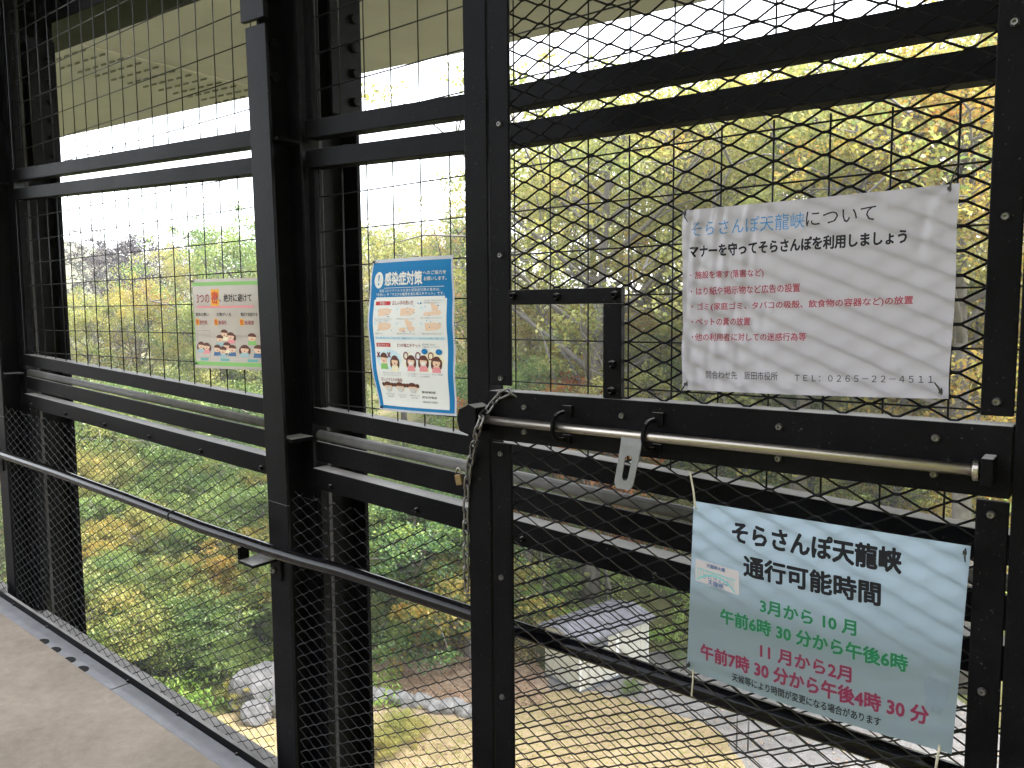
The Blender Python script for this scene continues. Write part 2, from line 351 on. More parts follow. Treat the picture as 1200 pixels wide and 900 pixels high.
def expanded_metal(mb, P, a0, a1, z0, z1, an, zn, half, swd, skip=None, width=.0037, thick=.0018, zof=None):
    """flattened-diamond mesh in a plane: P(a, b, z); strands are tilted flat bars from node to node. zof(a): slope of the panel's edges"""
    tb, tz = width * .5 * math.cos(R(52)), width * .5 * math.sin(R(52))
    zof = zof or (lambda a: 0.0)
    i0, i1 = math.floor((a0 - an) / half) - 1, math.ceil((a1 - an) / half) + 1
    kn = half * .10
    for i in range(i0, i1 + 1):
        a = an + i * half; off = (i % 2) * swd * .5
        j0, j1 = math.floor((z0 - zn) / swd) - 6, math.ceil((z1 - zn) / swd) + 6
        for j in range(j0, j1 + 1):
            z = zn + j * swd + off
            for dz in (-.5, .5):
                A0, Z0, A1, Z1 = a + kn, z + dz * .02 * swd, a + half - kn, z + dz * swd * .98
                # clip against the panel
                def inside(aa, zz): return a0 <= aa <= a1 and z0 + zof(aa) <= zz <= z1 + zof(aa) and not (skip and skip(aa, zz))
                n0, n1 = inside(A0, Z0), inside(A1, Z1)
                if not n0 and not n1: continue
                if not (n0 and n1):
                    lo, hi = 0.0, 1.0
                    for _ in range(7):
                        md = (lo + hi) / 2; q = inside(A0 + (A1 - A0) * md, Z0 + (Z1 - Z0) * md)
                        if q == n0: lo = md
                        else: hi = md
                    am, zm = A0 + (A1 - A0) * lo, Z0 + (Z1 - Z0) * lo
                    if n0: A1, Z1 = am, zm
                    else: A0, Z0 = am, zm
                dirv = Vector((A1 - A0, 0, Z1 - Z0)); L = dirv.length
                if L < .002: continue
                dirv /= L
                wv = Vector((0, -tb, tz)); tv = dirv.cross(wv).normalized() * thick * .5
                ring = []
                for (aa, zz) in ((A0, Z0), (A1, Z1)):
                    for sx, sy in ((-1, -1), (1, -1), (1, 1), (-1, 1)):
                        q = wv * sx + tv * sy
                        ring.append(P(aa + q.x, q.y, zz + q.z))
                mb.add(ring, [(0, 1, 5, 4), (1, 2, 6, 5), (2, 3, 7, 6), (3, 0, 4, 7), (3, 2, 1, 0), (4, 5, 6, 7)])
            # knuckle where four strands meet
            zz = z
            if a0 <= a <= a1 and z0 + zof(a) <= zz <= z1 + zof(a) and not (skip and skip(a, zz)):
                ring = []
                for aa in (a - kn * 1.05, a + kn * 1.05):
                    for sx, sy in ((-1, -1), (1, -1), (1, 1), (-1, 1)):
                        ring.append(P(aa, -tb * .9 * sx + .0007 * sy, zz + tz * .9 * sx + .0012 * sy))
                mb.add(ring, [(0, 1, 5, 4), (1, 2, 6, 5), (2, 3, 7, 6), (3, 0, 4, 7), (3, 2, 1, 0), (4, 5, 6, 7)])

def dome(mb, P, a, z, r, b0, hgt, seg=10):
    """button screw head standing b0 -> b0-hgt off a plane, with a sunk socket"""
    rings = [(r, b0), (r * .96, b0 - hgt * .5), (r * .7, b0 - hgt), (r * .42, b0 - hgt * .98), (r * .36, b0 - hgt * .35)]
    b = len(mb.v)
    for rr, bb in rings:
        for k in range(seg):
            t = 2 * math.pi * k / seg; mb.v.append(P(a + rr * math.cos(t), bb, z + rr * math.sin(t)))
    for i in range(len(rings) - 1):
        for k in range(seg):
            k2 = (k + 1) % seg; mb.f.append((b + i * seg + k, b + i * seg + k2, b + (i + 1) * seg + k2, b + (i + 1) * seg + k)); mb.mi.append(mb.cur)
    mb.f.append(tuple(b + (len(rings) - 1) * seg + k for k in range(seg))); mb.mi.append(mb.cur)

def lettering(body, bold=0.0):
    """outline of a line of writing as (verts, faces) with x, y scaled to 0..1 of its own box"""
    c = bpy.data.curves.new("writing", 'FONT'); c.body = body; c.offset = bold; c.resolution_u = 2
    o = bpy.data.objects.new("writing", c); COL.objects.link(o)
    bpy.context.view_layer.update()
    me = bpy.data.meshes.new_from_object(o.evaluated_get(bpy.context.evaluated_depsgraph_get()))
    vs = np.array([(v.co.x, v.co.y) for v in me.vertices]) if len(me.vertices) else np.zeros((0, 2))
    fs = [tuple(p.vertices) for p in me.polygons]
    bpy.data.objects.remove(o); bpy.data.curves.remove(c); bpy.data.meshes.remove(me)
    if len(vs):
        mn, mxx = vs.min(0), vs.max(0); vs = (vs - mn) / np.maximum(mxx - mn, 1e-6)
    return vs, fs
def put_text(mb, fn, body, p0, p1, q0, bold=0.0, depth=.0007):
    """writing with baseline from p0 to p1 and cap line starting at q0; all in sheet coordinates (s right, t down)"""
    vs, fs = lettering(body)
    p0, p1, q0 = np.array(p0), np.array(p1), np.array(q0)
    hx = bold * float(abs(q0[1] - p0[1])) * 1.0          # stroke growth in sheet units, same up and across (sheets are 1.4 : 1)
    steps = [(0, 0)] if bold <= .004 else [(0, 0), (-.7, 1), (.7, 1), (-.7, -1), (.7, -1), (-.9, 0), (.9, 0), (0, 1.3), (0, -1.3)]
    for i, (dx, dy) in enumerate(steps):
        mb.add([fn(*(p0 + (p1 - p0) * x + (q0 - p0) * y + np.array((dx * hx, dy * hx))), depth + .00002 * i) for x, y in vs], fs)
def rect(mb, fn, s0, t0, s1, t1, depth=.0004, n=1):
    for i in range(n):
        a, b = s0 + (s1 - s0) * i / n, s0 + (s1 - s0) * (i + 1) / n
        mb.add([fn(a, t0, depth), fn(b, t0, depth), fn(b, t1, depth), fn(a, t1, depth)], [(0, 1, 2, 3)])
def disc(mb, fn, s, t, rs, rt, depth=.0006, seg=14, a0=0.0, a1=2 * math.pi):
    pts = [fn(s + rs * math.cos(a0 + (a1 - a0) * k / seg), t + rt * math.sin(a0 + (a1 - a0) * k / seg), depth) for k in range(seg if a1 - a0 > 6.28 else seg + 1)]
    mb.add(pts, [tuple(range(len(pts)))])
def poly(mb, fn, pts, depth=.0006):
    mb.add([fn(s, t, depth) for s, t in pts], [tuple(range(len(pts)))])
def ring(mb, fn, s, t, rs, rt, wd, depth=.0008, seg=18):
    vs = []
    for k in range(seg):
        a = 2 * math.pi * k / seg
        vs.append(fn(s + rs * math.cos(a), t + rt * math.sin(a), depth)); vs.append(fn(s + rs * (1 - wd) * math.cos(a), t + rt * (1 - wd) * math.sin(a), depth))
    mb.add(vs, [(2 * k, 2 * ((k + 1) % seg), 2 * ((k + 1) % seg) + 1, 2 * k + 1) for k in range(seg)])

def paper_mat(name, col, front=None, trans=.35, coat=.7, wrinkle=.25, rough=.5, wscale=9, stretch=(1, 1, .35)):
    """laminated paper: light comes through it, the clear film on top is wavy"""
    m, n, out = newmat(name)
    g = N(n, "ShaderNodeTexCoord"); mp = N(n, "ShaderNodeMapping"); mp.inputs['Scale'].default_value = stretch
    n.links.new(g.outputs['Object'], mp.inputs['Vector'])
    nz = N(n, "ShaderNodeTexNoise"); nz.inputs['Scale'].default_value = wscale; nz.inputs['Detail'].default_value = 5; nz.inputs['Roughness'].default_value = .55; nz.inputs['Distortion'].default_value = 1.2
    n.links.new(mp.outputs[0], nz.inputs['Vector'])
    bp = N(n, "ShaderNodeBump"); bp.inputs['Strength'].default_value = wrinkle; bp.inputs['Distance'].default_value = .01
    n.links.new(nz.outputs['Fac'], bp.inputs['Height'])
    p = N(n, "ShaderNodeBsdfPrincipled"); p.inputs['Base Color'].default_value = (*(front or col), 1); p.inputs['Roughness'].default_value = rough
    p.inputs['Coat Weight'].default_value = coat; p.inputs['Coat Roughness'].default_value = .08
    n.links.new(bp.outputs[0], p.inputs['Coat Normal'])
    t = N(n, "ShaderNodeBsdfTranslucent"); t.inputs['Color'].default_value = (*col, 1)
    s = N(n, "ShaderNodeMixShader"); s.inputs[0].default_value = trans
    n.links.new(p.outputs[0], s.inputs[1]); n.links.new(t.outputs[0], s.inputs[2]); n.links.new(s.outputs[0], out.inputs['Surface'])
    return m
def ink(name, col, rough=.35): 
    m = principled(name, tuple(c * .8 for c in col), .6, spec=.12)
    return m
INK = {k: ink('ink_' + k, c) for k, c in dict(
    black=(.015, .015, .02), blue=(.07, .24, .50), red=(.33, .04, .07), green=(.018, .17, .075), crimson=(.20, .025, .065), white=(.80, .80, .80), teal=(.20, .50, .52),
    sky=(.012, .19, .46), pill=(.55, .05, .06), skin=(.82, .55, .40), hair=(.13, .05, .035), pink=(.80, .30, .33), leafgreen=(.25, .52, .16), paleblue=(.60, .76, .85),
    palecream=(.88, .80, .58), grey=(.25, .26, .28), orange=(.88, .42, .05), scarlet=(.72, .10, .04), navy=(.07, .15, .32), shirt=(.35, .50, .55), lightgrey=(.62, .62, .63),
    peach=(.85, .60, .45), tealtab=(.16, .42, .40), card=(.50, .46, .48)).items()}
def kit(parent_mats):
    idx = {k: i for i, k in enumerate(parent_mats)}
    return idx, [INK[k] for k in parent_mats]

# ------------------------------------------------------------------ terrain
def sstep(a, b, x):
    t = np.clip((x - a) / (b - a), 0, 1); return t * t * (3 - 2 * t)
def gz(x, y):
    x = np.asarray(x, float); y = np.asarray(y, float)
    s = sstep(-11, 3, x)
    rr = np.clip((y - 29.3) * .5, 0, 11.5) + np.clip(y - 60, 0, 60) * .05
    rl = np.clip((y - 36) * .16, 0, 6)
    z = -10.7 + rl * (1 - s) + rr * s
    z = z + 34 * np.exp(-(((x + 175) / 75) ** 2 + ((y - 270) / 80) ** 2)) + 26 * np.exp(-(((x + 60) / 90) ** 2 + ((y - 420) / 90) ** 2))
    z = z + np.clip(-3 - y, 0, 45) * .98        # unseen bank added behind the walkway to block low sky light
    bump = .28 * np.sin(x * .9 + 1.3 * np.sin(y * .31)) * np.sin(y * .7 + .8 * np.sin(x * .43)) + .5 * np.sin(x * .21 + 2) * np.sin(y * .17)
    return z + bump * sstep(29, 34, y)
def gzf(x, y): return float(gz(x, y))
xs = np.concatenate([np.linspace(-420, -90, 26)[:-1], np.linspace(-90, 60, 151), np.linspace(60, 420, 26)[1:]])
ys = np.concatenate([np.linspace(-60, 8, 10)[:-1], np.linspace(8, 90, 124), np.linspace(90, 560, 60)[1:]])
XX, YY = np.meshgrid(xs, ys); ZZ = gz(XX, YY)
nx, ny = len(xs), len(ys)
gm = MB(); gm.v = [Vector((a, b, c)) for a, b, c in zip(XX.ravel(), YY.ravel(), ZZ.ravel())]
gm.f = [(j * nx + i, j * nx + i + 1, (j + 1) * nx + i + 1, (j + 1) * nx + i) for j in range(ny - 1) for i in range(nx - 1)]; gm.mi = [0] * len(gm.f)
structure(gm.build('ground', M['ground'], smooth=True))

def sheet(name, pts, mat, lvl):
    """a flat patch of the valley floor with a ragged outline"""
    out = []
    k = len(pts)
    for i in range(k):
        a, b = Vector(pts[i]), Vector(pts[(i + 1) % k])
        n_ = max(2, int((b - a).length / .35))
        for j in range(n_):
            p = a.lerp(b, j / n_); out.append((p.x + random.uniform(-.13, .13), p.y + random.uniform(-.13, .13)))
    m = MB(); m.add([Vector((x, y, -10.7 + lvl)) for x, y in out], [tuple(range(len(out)))])
    return structure(m.build(name, mat))
sheet('straw_lawn', [(-9.5, 20.2), (-9.0, 23.2), (-7.4, 24.4), (-4.4, 23.2), (-1.2, 23.1), (.4, 24.6), (2.0, 24.9), (4.6, 23.4), (5.9, 22.4), (6.2, 18.5), (6.2, 15), (-10, 15)], M['straw'], .028)
sheet('gravel_path', [(.2, 25.2), (5.2, 27.6), (9, 28), (14, 27.4), (14, 16), (5.6, 16), (5.2, 21.8), (2.6, 23.6), (.4, 24.0)], M['gravel'], .012)
sheet('leaf_litter_bed', [(-6.6, 22.6), (-1.4, 22.7), (1.2, 24.6), (.8, 26.6), (-1.2, 27.2), (-3.2, 28.4), (-6.6, 28.6), (-6.4, 25.0)], M['litter'], .020)

# ------------------------------------------------------------------ road bridge overhead
bg_ = thing('bridge_girder', 'olive grey steel girder of the road bridge overhead, seen from below', 'bridge', W(5, 0, 4.0))
m = MB(); m.box(W, -14, 46, 1.1, 4.9, 4.0, 5.6); m.box(W, -14, 46, -2.6, 7.5, 5.6, 6.0); m.build('soffit', M['girder'], bg_, bevel=.02)  # wide upper slab: unseen road deck, added and sized to shade the walkway
for uu in (6.66, -5.4):
    m = MB(); m.box(W, uu - .016, uu + .016, 1.2, 4.86, 3.988, 4.0); m.build('seam', M['girder_seam'], bg_)
for i in range(14):
    for j in range(6):
        w_, u_ = 2.2 + i * .2, 6.88 + j * .2
        m = MB(); m.prism([W(u_ + .07 * math.cos(t), w_ + .009 * math.sin(t), 3.98) for t in np.linspace(0, 2 * math.pi, 7)[:-1]], [W(u_ + .07 * math.cos(t), w_ + .009 * math.sin(t), 4.0) for t in np.linspace(0, 2 * math.pi, 7)[:-1]])
        m.build('bolt', M['girder_bolt'], bg_)

# ------------------------------------------------------------------ walkway floor
m = MB(); m.box(W, -6, 12, -2.6, -.128, -.22, 0.0); structure(m.build('walkway_deck', M['deck']))
ke = thing('edge_channel', 'pale grey steel strip with drain holes along the walkway edge', 'drain strip', W(.6, -.09, 0))
m = MB()
for a, b in ((-6, .905), (.915, 3.1), (3.11, 12)): m.box(W, a, b, -.127, -.047, -.06, -.006)
m.build('strip', M['channel'], ke, bevel=.002)
for uu in (1.54, 1.42, 1.28, 1.16):
    m = MB(); m.prism([W(uu + .030 * math.cos(t), -.117 + .021 * math.sin(t), -.0065) for t in np.linspace(0, 2 * math.pi, 15)[:-1]], [W(uu + .030 * math.cos(t), -.117 + .021 * math.sin(t), -.0035) for t in np.linspace(0, 2 * math.pi, 15)[:-1]])
    m.build('drain_hole', M['hole'], ke)

# ------------------------------------------------------------------ fence wall: posts, hangers, panels, rails
BAY = 2.27
POST_L = {0: 'near black steel post with handrail bracket, just beside the orange-headed poster', 1: 'farther black steel post at the end of the bay with the orange-headed poster'}
HANG_L = {0: 'black outer column behind the mesh, next to the blue poster', 1: 'black outer column behind the mesh at the far end of the fence'}
for k in (0, 1):
    u1, u0_ = BAY * k, BAY * k - .104
    WT = (lambda u, w, h: W(u + .021 * max(0.0, h - .9), w, h)) if k == 0 else W
    p = thing('steel_post', POST_L[k], 'post', W(u0_, .05, 0), 'steel posts of the fence wall')
    m = MB(); m.box(WT, u0_, u1, 0, .010, -.15, .9); m.box(WT, u0_, u1, 0, .010, .9, 2.375); m.build('flange', M['post'], p, bevel=.002)
    m = MB(); m.box(WT, u0_ - .004, u1 + .012, -.006, .010, 2.39, 3.4); m.build('upper_flange', M['post'], p, bevel=.002)
    m = MB(); m.box(WT, u0_ + .046, u0_ + .056, .010, .098, -.15, .9); m.box(WT, u0_ + .046, u0_ + .056, .010, .098, .9, 3.4); m.build('web', M['paint'], p)
    m = MB(); m.box(WT, u0_ - .012, u1 + .0, .098, .108, -.15, .9); m.box(WT, u0_ - .012, u1 + .0, .098, .108, .9, 3.4); m.build('rear_flange', M['paint'], p, bevel=.002)
    for hh in (2.62, 2.47, 2.33, 2.23):
        m = MB()
        m.prism([WT(u0_ + .046, .055 + .017 * math.cos(t), hh + .017 * math.sin(t)) for t in np.linspace(0, 2 * math.pi, 7)[:-1]], [WT(u0_ + .030, .055 + .017 * math.cos(t), hh + .017 * math.sin(t)) for t in np.linspace(0, 2 * math.pi, 7)[:-1]])
        m.build('bolt', M['post'], p, bevel=.002)
    for h0, h1 in ((2.03, 2.04), (1.10, 1.112)):
        m = MB(); m.box(WT, u0_ - .02, u0_ + .046, .012, .097, h0, h1); m.build('stiffener', M['paint'], p)
    c = thing('outer_column', HANG_L[k], 'column', W(u0_ + .05, .25, 0), 'outer columns of the fence')
    m = MB(); m.box(W, u0_ - .014, u1 + .06, .305, .322, -1.2, 4.0); m.build('outer_flange', M['paint'], c, bevel=.003)
    m = MB(); m.box(W, u0_ + .052, u0_ + .066, .176, .305, -1.2, 4.0); m.build('web', M['post'], c)
    m = MB(); m.box(W, u0_ - .002, u1 + .06, .16, .176, -1.2, 4.0); m.build('inner_flange', M['flange_sheen'], c, bevel=.003)
    m = MB(); m.box(W, u0_ - .028, u0_ - .0145, .20, .325, 2.14, 2.75); m.build('splice_plate', M['post'], c, bevel=.002)
    for hh in (2.19, 2.28, 2.36, 2.45, 2.55, 2.66):
        m = MB()
        m.prism([W(u0_ - .028, .29 + .016 * math.cos(t), hh + .016 * math.sin(t)) for t in np.linspace(0, 2 * math.pi, 7)[:-1]], [W(u0_ - .044, .29 + .016 * math.cos(t), hh + .016 * math.sin(t)) for t in np.linspace(0, 2 * math.pi, 7)[:-1]])
        m.build('bolt', M['post'], c, bevel=.003)

tc_ = thing('truss_chord', 'dark steel top beam with bolt rows above the wire panels', 'beam', W(2, .3, 2.67))
m = MB(); m.box(W, -3, 9, .33, .58, 2.85, 3.4); m.build('chord', M['paint'], tc_, bevel=.004)
for i in range(14):
    for j in range(3):
        uu, hh = 1.35 + .14 * i, 2.93 + .1 * j
        m = MB(); m.prism([W(uu + .016 * math.cos(t), .33, hh + .016 * math.sin(t)) for t in np.linspace(0, 2 * math.pi, 7)[:-1]], [W(uu + .014 * math.cos(t), .312, hh + .014 * math.sin(t)) for t in np.linspace(0, 2 * math.pi, 7)[:-1]])
        m.build('bolt', M['post'], tc_)

def WZ(u, w, z): return O + UD * u + ND * w + Vector((0, 0, z))
def rod(mb, p, q, r, seg=6): mb.tube([p, q], r, seg)
WU0, WUP, WZ0, WZP = -.9263, .1105, 1.4275, .1082
BAYN = {-1: 'behind the open gate', 0: 'of the bay between the two black posts', 1: 'of the bay beyond the farther post'}
def square_mesh(mb, ua, ub, h0, h1, w):
    i = math.ceil((ua - WU0) / WUP)
    while WU0 + i * WUP < ub:
        uu = WU0 + i * WUP; i += 1
        rod(mb, W(uu, w, h0), W(uu, w, h1), .0021)
    j = math.ceil((h0 + SL * ua - WZ0) / WZP) - 2
    while WZ0 + j * WZP < h1 + SL * ub + .01:
        z = WZ0 + j * WZP; j += 1
        a = max(ua, (z - h1) / SL); b = min(ub, (z - h0) / SL)
        if b - a > .01: rod(mb, WZ(a, w + .004, z), WZ(b, w + .004, z), .0021)
for k in (-1, 0, 1):
    ua = BAY * k + .001 if k >= 0 else -BAY + .001
    ub = BAY * (k + 1) - .117
    WB = (lambda u, w, h: W(u, w, h + .023 * max(0.0, -u - .9))) if k == -1 else W
    # upper panel
    p = thing('upper_wire_panel', 'upper square wire panel ' + BAYN[k], 'mesh panel', W(ua, .1, 2.05), 'upper wire panels of the fence')
    m = MB(); [m.box(WB, a_, b_, .10, .15, 2.045, 2.10) for a_, b_ in ([(ua, -.9), (-.9, ub)] if k == -1 else [(ua, ub)])]; m.box(W, ua, ua + .03, .108, .14, 2.10, 3.0); m.box(W, ub - .03, ub, .108, .14, 2.10, 3.0); m.build('frame', M['paint'], p, bevel=.002)
    m = MB(); square_mesh(m, ua + .03, ub - .03, 2.10, 3.0, .122); m.build('wire_mesh', M['wire'], p, smooth=True)
    # middle panel
    p = thing('middle_wire_panel', 'middle square wire panel ' + BAYN[k], 'mesh panel', W(ua, .1, 1.15), 'middle wire panels of the fence')
    m = MB(); [m.box(WB, a_, b_, .10, .15, 1.955, 2.01) for a_, b_ in ([(ua, -.9), (-.9, ub)] if k == -1 else [(ua, ub)])]; m.box(W, ua, ub, .10, .15, 1.15, 1.205); m.box(W, ua, ua + .03, .108, .14, 1.205, 1.955); m.box(W, ub - .03, ub, .108, .14, 1.205, 1.955); m.build('frame', M['paint'], p, bevel=.002)
    m = MB(); square_mesh(m, ua + .03, ub - .03, 1.205, 1.955, .122); m.build('wire_mesh', M['wire'], p, smooth=True)
    # guard rail: round pipe over a flat plate
    p = thing('guard_rail', 'round guard pipe over a flat plate ' + BAYN[k], 'guard rail', W(ua, .12, 1.0), 'guard rails of the fence')
    m = MB(); m.tube([W(ua, .125, 1.113), W(ub, .125, 1.113)], .0165, 16); m.build('pipe', M['rail_sheen'], p, smooth=True)
    m = MB(); m.box(W, ua + .01, ub - .01, .10, .112, 1.033, 1.097); m.build('plate', M['paint'], p, bevel=.002)
    # lower panel
    p = thing('lower_mesh_panel', 'lower diamond mesh panel ' + BAYN[k], 'mesh panel', W(ua, .1, 0), 'lower diamond mesh panels of the fence')
    m = MB(); m.box(W, ua, ub, .09, .145, .945, 1.010); m.box(W, ua, ua + .02, .104, .13, -.1, .945); m.box(W, ub - .022, ub, .104, .13, -.1, .945); m.build('frame', M['paint'], p, bevel=.002)
    m = MB(); m.box(W, ua - .10, ub + .1, -.046, -.030, -.12, .022); m.box(W, ua - .10, ub + .1, -.030, .13, -.13, -.105); m.build('base_angle', M['paint'], p, bevel=.002)
    m = MB(); expanded_metal(m, WZ, ua + .012, ub - .012, -.1, .955, -.3329, .4656, .0413, .0393, zof=lambda a: SL * a, width=.0031, thick=.0016); m.build('diamond_mesh', M['mesh_metal'], p)
    for i in range(6):
        m = MB(); uu = ua + .16 + i * .38
        dome(m, W, uu, .965, .008, .09, .009); m.build('screw', M['post'], p)
        m = MB(); dome(m, W, uu, -.004, .007, -.046, .007); m.build('screw', M['post'], p)

# handrail
HR = [(5.5, .70), (3.4, .735), (2.2, .752), (1.36, .768), (.77, .772), (.25, .771), (-.10, .780), (-.30, .789), (-.46, .800), (-.62, .805), (-.935, .813), (-1.5, .826), (-2.6, .850)]
hr = thing('handrail', 'round black handrail running along the diamond mesh', 'handrail', W(0, -.08, .7))
m = MB(); m.tube([W(u, -.08, h) for u, h in HR], .0195, 18); m.build('rail', principled('handrail_coating', (.004, .0035, .005), .15, spec=.22), hr, smooth=True)
m = MB(); m.tube([W(.455, -.08, .7715), W(.447, -.08, .7715)], .0208, 18); m.build('joint', M['hole'], hr, smooth=True)
for k in (0, 1):
    u0_ = BAY * k
    hh = .772 if k == 0 else .752
    m = MB(); m.box(W, u0_ - .07, u0_ - .012, -.008, -.001, hh - .125, hh - .035); m.build('bracket_plate', M['paint'], hr, bevel=.003)
    m = MB(); m.box(W, u0_ - .052, u0_ + .03, -.098, -.008, hh - .062, hh - .052); m.box(W, u0_ + .022, u0_ + .03, -.098, -.06, hh - .052, hh - .012); m.build('bracket_arm', M['paint'], hr, bevel=.002)
    m = MB(); dome(m, W, u0_ - .03, hh - .095, .011, -.008, .008); m.build('bracket_bolt', M['screw'], hr)

# ------------------------------------------------------------------ the gate leaf
g = thing('mesh_gate', 'open black steel gate leaf with diamond mesh, sign-covered and chained back', 'gate', G(-.45, 0, .1))
def gbox(name, mat, *r, bevel=.002):
    m = MB()
    for q in ([r] if not isinstance(r[0], tuple) else r): m.box(G, *q)
    return m.build(name, mat, g, bevel=bevel)
gbox('stile', M['paint'], .0005, .062, .0, .05, .05, 2.6)
gbox('stile', M['paint'], -1.03, -.950, .0, .05, .05, 2.6)
gbox('clamp_bar', M['paint'], -.0545, -.0025, .003, .011, 1.345, 2.6)
gbox('clamp_bar', M['paint'], -.0545, -.0025, .003, .011, .08, 1.2225)
gbox('clamp_bar', M['paint'], -.9475, -.906, .003, .011, 1.346, 2.6)
gbox('clamp_bar', M['paint'], -.9475, -.906, .003, .011, .08, 1.2235)
gbox('lock_rail', M['paint'], (-.948, -.0005, -.003, .045, 1.229, 1.3335))
gbox('clamp_bar', M['paint'], -.906, -.0545, .003, .011, .08, .13)
wf = gbox('window_frame', M['paint'], (-.32, -.056, -.004, .012, 1.5135, 1.5435), (-.32, -.281, -.0035, .0115, 1.334, 1.5135), bevel=.0015)
for a, z in ((-.069, 1.5312), (-.1765, 1.5275), (-.3072, 1.5285), (-.3022, 1.3989), (-.3005, 1.3483)):
    m = MB(); dome(m, G, a, z, .0085, -.004, .008, 8); m.build('bolt', M['paint'], wf)
in_win = lambda a, z: (-.319 < a < -.05 and 1.32 < z < 1.543)
m = MB(); expanded_metal(m, lambda a, b, z: G(a, b + .014, z), -.907, -.052, 1.333, 2.55, -.8715, 1.7956, .0393, .0355, skip=in_win); m.build('upper_mesh', M['mesh_metal'], g)
m = MB(); expanded_metal(m, lambda a, b, z: G(a, b + .014, z), -.907, -.052, .12, 1.2300, -.0832, 1.1417, .0397, .0358); m.build('lower_mesh', M['mesh_metal'], g)
for a, z in [(-.0325, 2.19), (-.032, 1.8808), (-.0318, 1.616), (-.030, 1.36), (-.0273, 1.1992), (-.0264, .9297), (-.0257, .6618), (-.0955, 1.3039), (-.0951, 1.2525), (-.3231, 1.3029), (-.6194, 1.3061), (-.6192, 1.253), (-.8514, 1.3085), (-.851, 1.2545), (-.926, 1.8868), (-.926, 1.6261), (-.926, 1.3666), (-.9255, 1.2029), (-.925, .9378)]:
    m = MB(); dome(m, G, a, z, .0062, -.003 if 1.229 < z < 1.334 else .003, .006); m.build('screw', M['screw'], g)
# sliding bolt with its guides, end cap and hasp
B0 = -.034
bolt = None
a1, zz1 = lift(.0766, 1.2698, B0); a2, zz2 = lift(-.9114, 1.2654, B0)
m = MB(); m.tube([G(a1, B0, zz1), G(a2, B0, zz2)], .0088, 18); bolt = m.build('slide_bolt', M['steel'], g, smooth=True)
ac, zc = lift(-.905, 1.2655, B0)
m = MB(); m.tube([G(ac + .004, B0, zc), G(ac - .004, B0, zc)], .0150, 20); m.build('end_cap', M['steel'], bolt, bevel=.0015)
gbox('end_bracket', M['paint'], ac - .022, ac - .006, B0 - .012, -.003, zc - .02, zc + .02)
for a in (-.172, -.374):
    aa, zz = lift(a, 1.2685, B0)
    m = MB()
    m.tube([G(aa + .002 * math.sin(t), -.003 - .043 * math.sin(t) ** .6 if math.sin(t) > 0 else -.003, zz + .027 * math.cos(t)) for t in np.linspace(.02, math.pi - .02, 14)], .0042, 8)
    m.box(G, aa - .018, aa + .004, -.009, -.003, zz + .018, zz + .04); m.box(G, aa - .014, aa + .004, -.009, -.003, zz - .036, zz - .018)
    m.build('bolt_guide', M['paint'], g)
aa, zz = lift(.052, 1.2683, B0)
m = MB(); m.prism([G(aa + x, -.050, zz + y) for x, y in ((-.026, .026), (-.006, .033), (.022, .020), (.026, .004), (.026, -.004), (.02, -.026), (-.006, -.032), (-.026, -.024))], [G(aa + x, -.003, zz + y) for x, y in ((-.026, .026), (-.006, .033), (.022, .020), (.026, .004), (.026, -.004), (.02, -.026), (-.006, -.032), (-.026, -.024))])
m.build('end_guide', M['paint'], g, bevel=.002)
# hasp: a bent tab with a long slot
def hasp_pt(x, y, t):     # x across 0..1, y down from the bend 0..1
    q = [lift(*c, B0 - .008) for c in ((-.3195, 1.2480), (-.3625, 1.2445), (-.3505, 1.1645), (-.3115, 1.1670))]
    a = (1 - y) * ((1 - x) * q[0][0] + x * q[1][0]) + y * ((1 - x) * q[3][0] + x * q[2][0]); z = (1 - y) * ((1 - x) * q[0][1] + x * q[1][1]) + y * ((1 - x) * q[3][1] + x * q[2][1])
    return G(a, B0 - .010 - .012 * y + t, z)
m = MB()
outer = [(0, 0), (1, 0), (1, .86), (.93, .96), (.8, 1), (.2, 1), (.07, .96), (0, .86)]
sl = [(.36 + .3 * 0, .30)]
slot = [(.5 + .17 * math.cos(t), .30 + .085 * math.sin(t)) for t in np.linspace(math.pi, 2 * math.pi, 7)] + [(.5 + .17 * math.cos(t), .72 + .085 * math.sin(t)) for t in np.linspace(0, math.pi, 7)]
import mathutils
loops = [[Vector((x, y, 0)) for x, y in outer], [Vector((x, y, 0)) for x, y in slot]]
tris = mathutils.geometry.tessellate_polygon(loops); flat = outer + slot; nn = len(flat)
m.add([hasp_pt(x, y, 0) for x, y in flat] + [hasp_pt(x, y, .0025) for x, y in flat], [tuple(t) for t in tris] + [tuple(nn + i for i in reversed(t)) for t in tris]
      + [(i, (i + 1) % len(outer), nn + (i + 1) % len(outer), nn + i) for i in range(len(outer))]
      + [(len(outer) + i, len(outer) + (i + 1) % len(slot), nn + len(outer) + (i + 1) % len(slot), nn + len(outer) + i) for i in range(len(slot))])
p0, p1 = hasp_pt(0, 0, 0), hasp_pt(1, 0, 0)
up_ = Vector((0, 0, .022)); bk = GN * .004
m.add([p0, p1, p1 + up_ + bk, p0 + up_ + bk, p0 + GN * .0025, p1 + GN * .0025, p1 + up_ + bk + GN * .0025, p0 + up_ + bk + GN * .0025], [(0, 1, 2, 3), (4, 7, 6, 5), (0, 4, 5, 1), (1, 5, 6, 2), (2, 6, 7, 3), (3, 7, 4, 0)])
m.build('hasp', M['zinc'], bolt)

